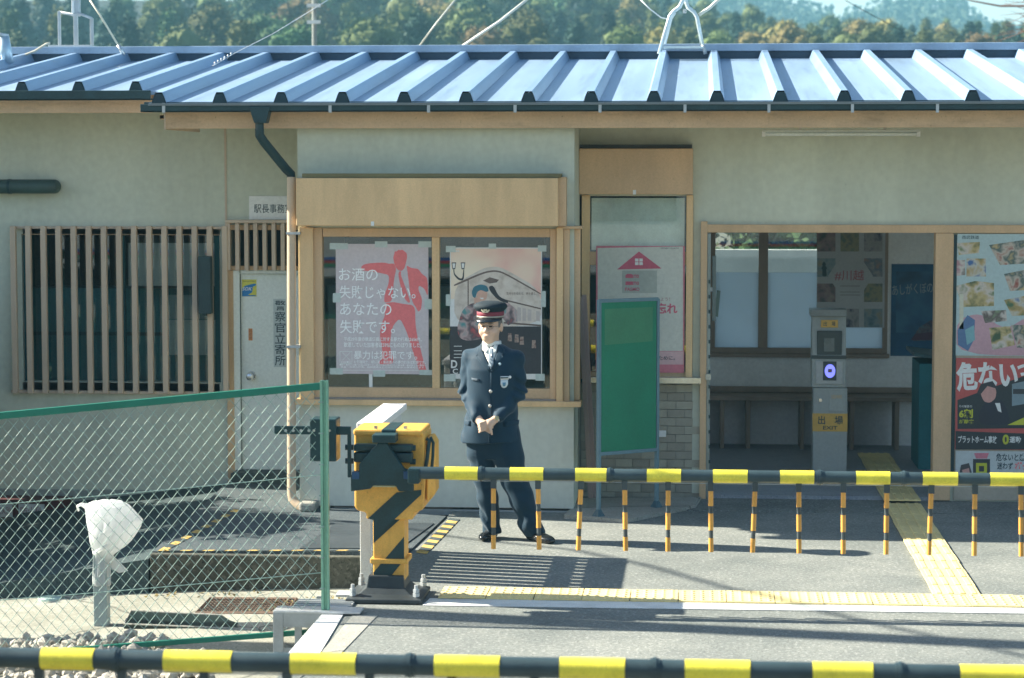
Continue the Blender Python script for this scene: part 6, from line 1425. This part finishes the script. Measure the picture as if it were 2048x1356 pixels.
for _ in range(2600):
    px = r2.uniform(1150, 2200); k = r2.random(); Y = 520 + 240 * k; pt_ = sky_py(px) * min(1, k * 1.15) + 110 * (1 - min(1, k * 1.15)); p = W(px, pt_ + 12, Y); hh = r2.uniform(5, 9)
    for q_ in range(10):
        t = r2.random(); a = r2.uniform(0, 6.28); rr = 2.2 * (1 - t) + .3; c = p + Vector((rr * math.cos(a), rr * math.sin(a), hh * t - 3)); L = r2.uniform(.6, 1.2)
        u = Vector((r2.gauss(0, 1), r2.gauss(0, 1), r2.gauss(0, 1))).normalized() * L; w_ = u.cross(Vector((r2.gauss(0, 1), r2.gauss(0, 1), r2.gauss(0, 1)))).normalized() * L * .7
        fw.add([c - u, c - w_, c + u, c + w_], [(0, 1, 2, 3)])
fw.build('far_wood', leaf_mat('leaf_far', (.045, .075, .05), 0, 0, 0), kind='stuff', label='distant wooded ridge below the sky at the upper right', cat='wood')
# bare reddish branches at the upper right corner
BT = thing('bare_tree', 'bare reddish tree at the extreme upper right corner', 'tree', Vector((W(2120, 90, 60).x, 60, -.6))); b = MB(); tx = W(2120, 90, 60).x
b.tube([(tx, 60, -.6), (tx, 60, 5), (tx - .1, 60, 9)], [.2, .14, .06], 8); b.build('trunk', M_bark, BT); b = MB(); rb = random.Random(5)
for k in range(46):
    p = W(2115, rb.uniform(-20, 85), 60); a = rb.uniform(-.5, .7); L = rb.uniform(.5, 1.7); q_ = p + Vector((-math.cos(a) * L, rb.uniform(-.4, .4), math.sin(a) * L)); b.tube([p, p.lerp(q_, .5) + Vector((0, 0, rb.uniform(-.08, .08))), q_], [.018, .011, .004], 4)
b.tube([W(2120, 12, 60), W(2000, 12, 60), W(1945, 2, 60), W(1920, -6, 60)], [.04, .03, .02, .01], 6); b.build('crown', mat('twig_red', (.22, .12, .09), .8), BT)
# trees and wall behind the waiting room window
b = MB(); b.box(-6, 8, 27.0, 27.2, -.6, 1.75); b.build('rear_wall', mat('rear_wall_paint', (.50, .53, .50), .8), label='pale yard wall seen through the waiting room window', cat='wall')
for (px, Y, cmi, sc, lab) in ((1495, 28.6, 3, .28, 'bright green bush beyond the left waiting room pane'), (1575, 28.2, 3, .26, 'bright green bush beyond the middle waiting room pane'), (1700, 29.5, 1, .3, 'green conifer beyond the right waiting room pane')):
    o = thing('garden_bush', lab, 'bush', Vector((W(px, 500, Y).x, Y, -.6)))
    for nm, me in (('crown', protos[cmi][0]), ('trunk', protos[cmi][1])): c = bpy.data.objects.new(nm, me); COL.objects.link(c); c.parent = o
    o.scale = (sc, sc, sc)

for (px, Y, sxy, sz, lab) in ((-375, 17.3, .36, .235, 'tall unseen bush added beyond the left edge to shade the lane'), (-300, 16.2, .25, .135, 'lower unseen bush added beyond the left edge for shade by the yard'), (-320, 18.3, .30, .20, 'unseen bush added beyond the left edge for shade by the office wall')):
    o = thing('shade_bush', lab, 'bush', Vector((W(px, 1000, Y).x, Y, -.5))); o.scale = (sxy, sxy, sz)  # unseen bushes, added only to throw shade over the lane
    for nm, me in (('crown', protos[3][0]), ('trunk', protos[3][1])): c = bpy.data.objects.new(nm, me); COL.objects.link(c); c.parent = o

# ------------------------------------------------------------------ air
HZ = MB(); HZ.box(-700, 700, -60, 820, -1.9, 120)
hm = bpy.data.materials.new('haze_air'); hm.use_nodes = True; N = hm.node_tree.nodes; N.clear(); ho = N.new('ShaderNodeOutputMaterial'); hv = N.new('ShaderNodeVolumePrincipled')
hv.inputs['Color'].default_value = (.35, .78, 1, 1); hv.inputs['Density'].default_value = .0006; hm.node_tree.links.new(hv.outputs[0], ho.inputs['Volume'])
HAZE = HZ.build('haze', hm, kind='stuff', label='thin bluish valley haze', cat='haze')
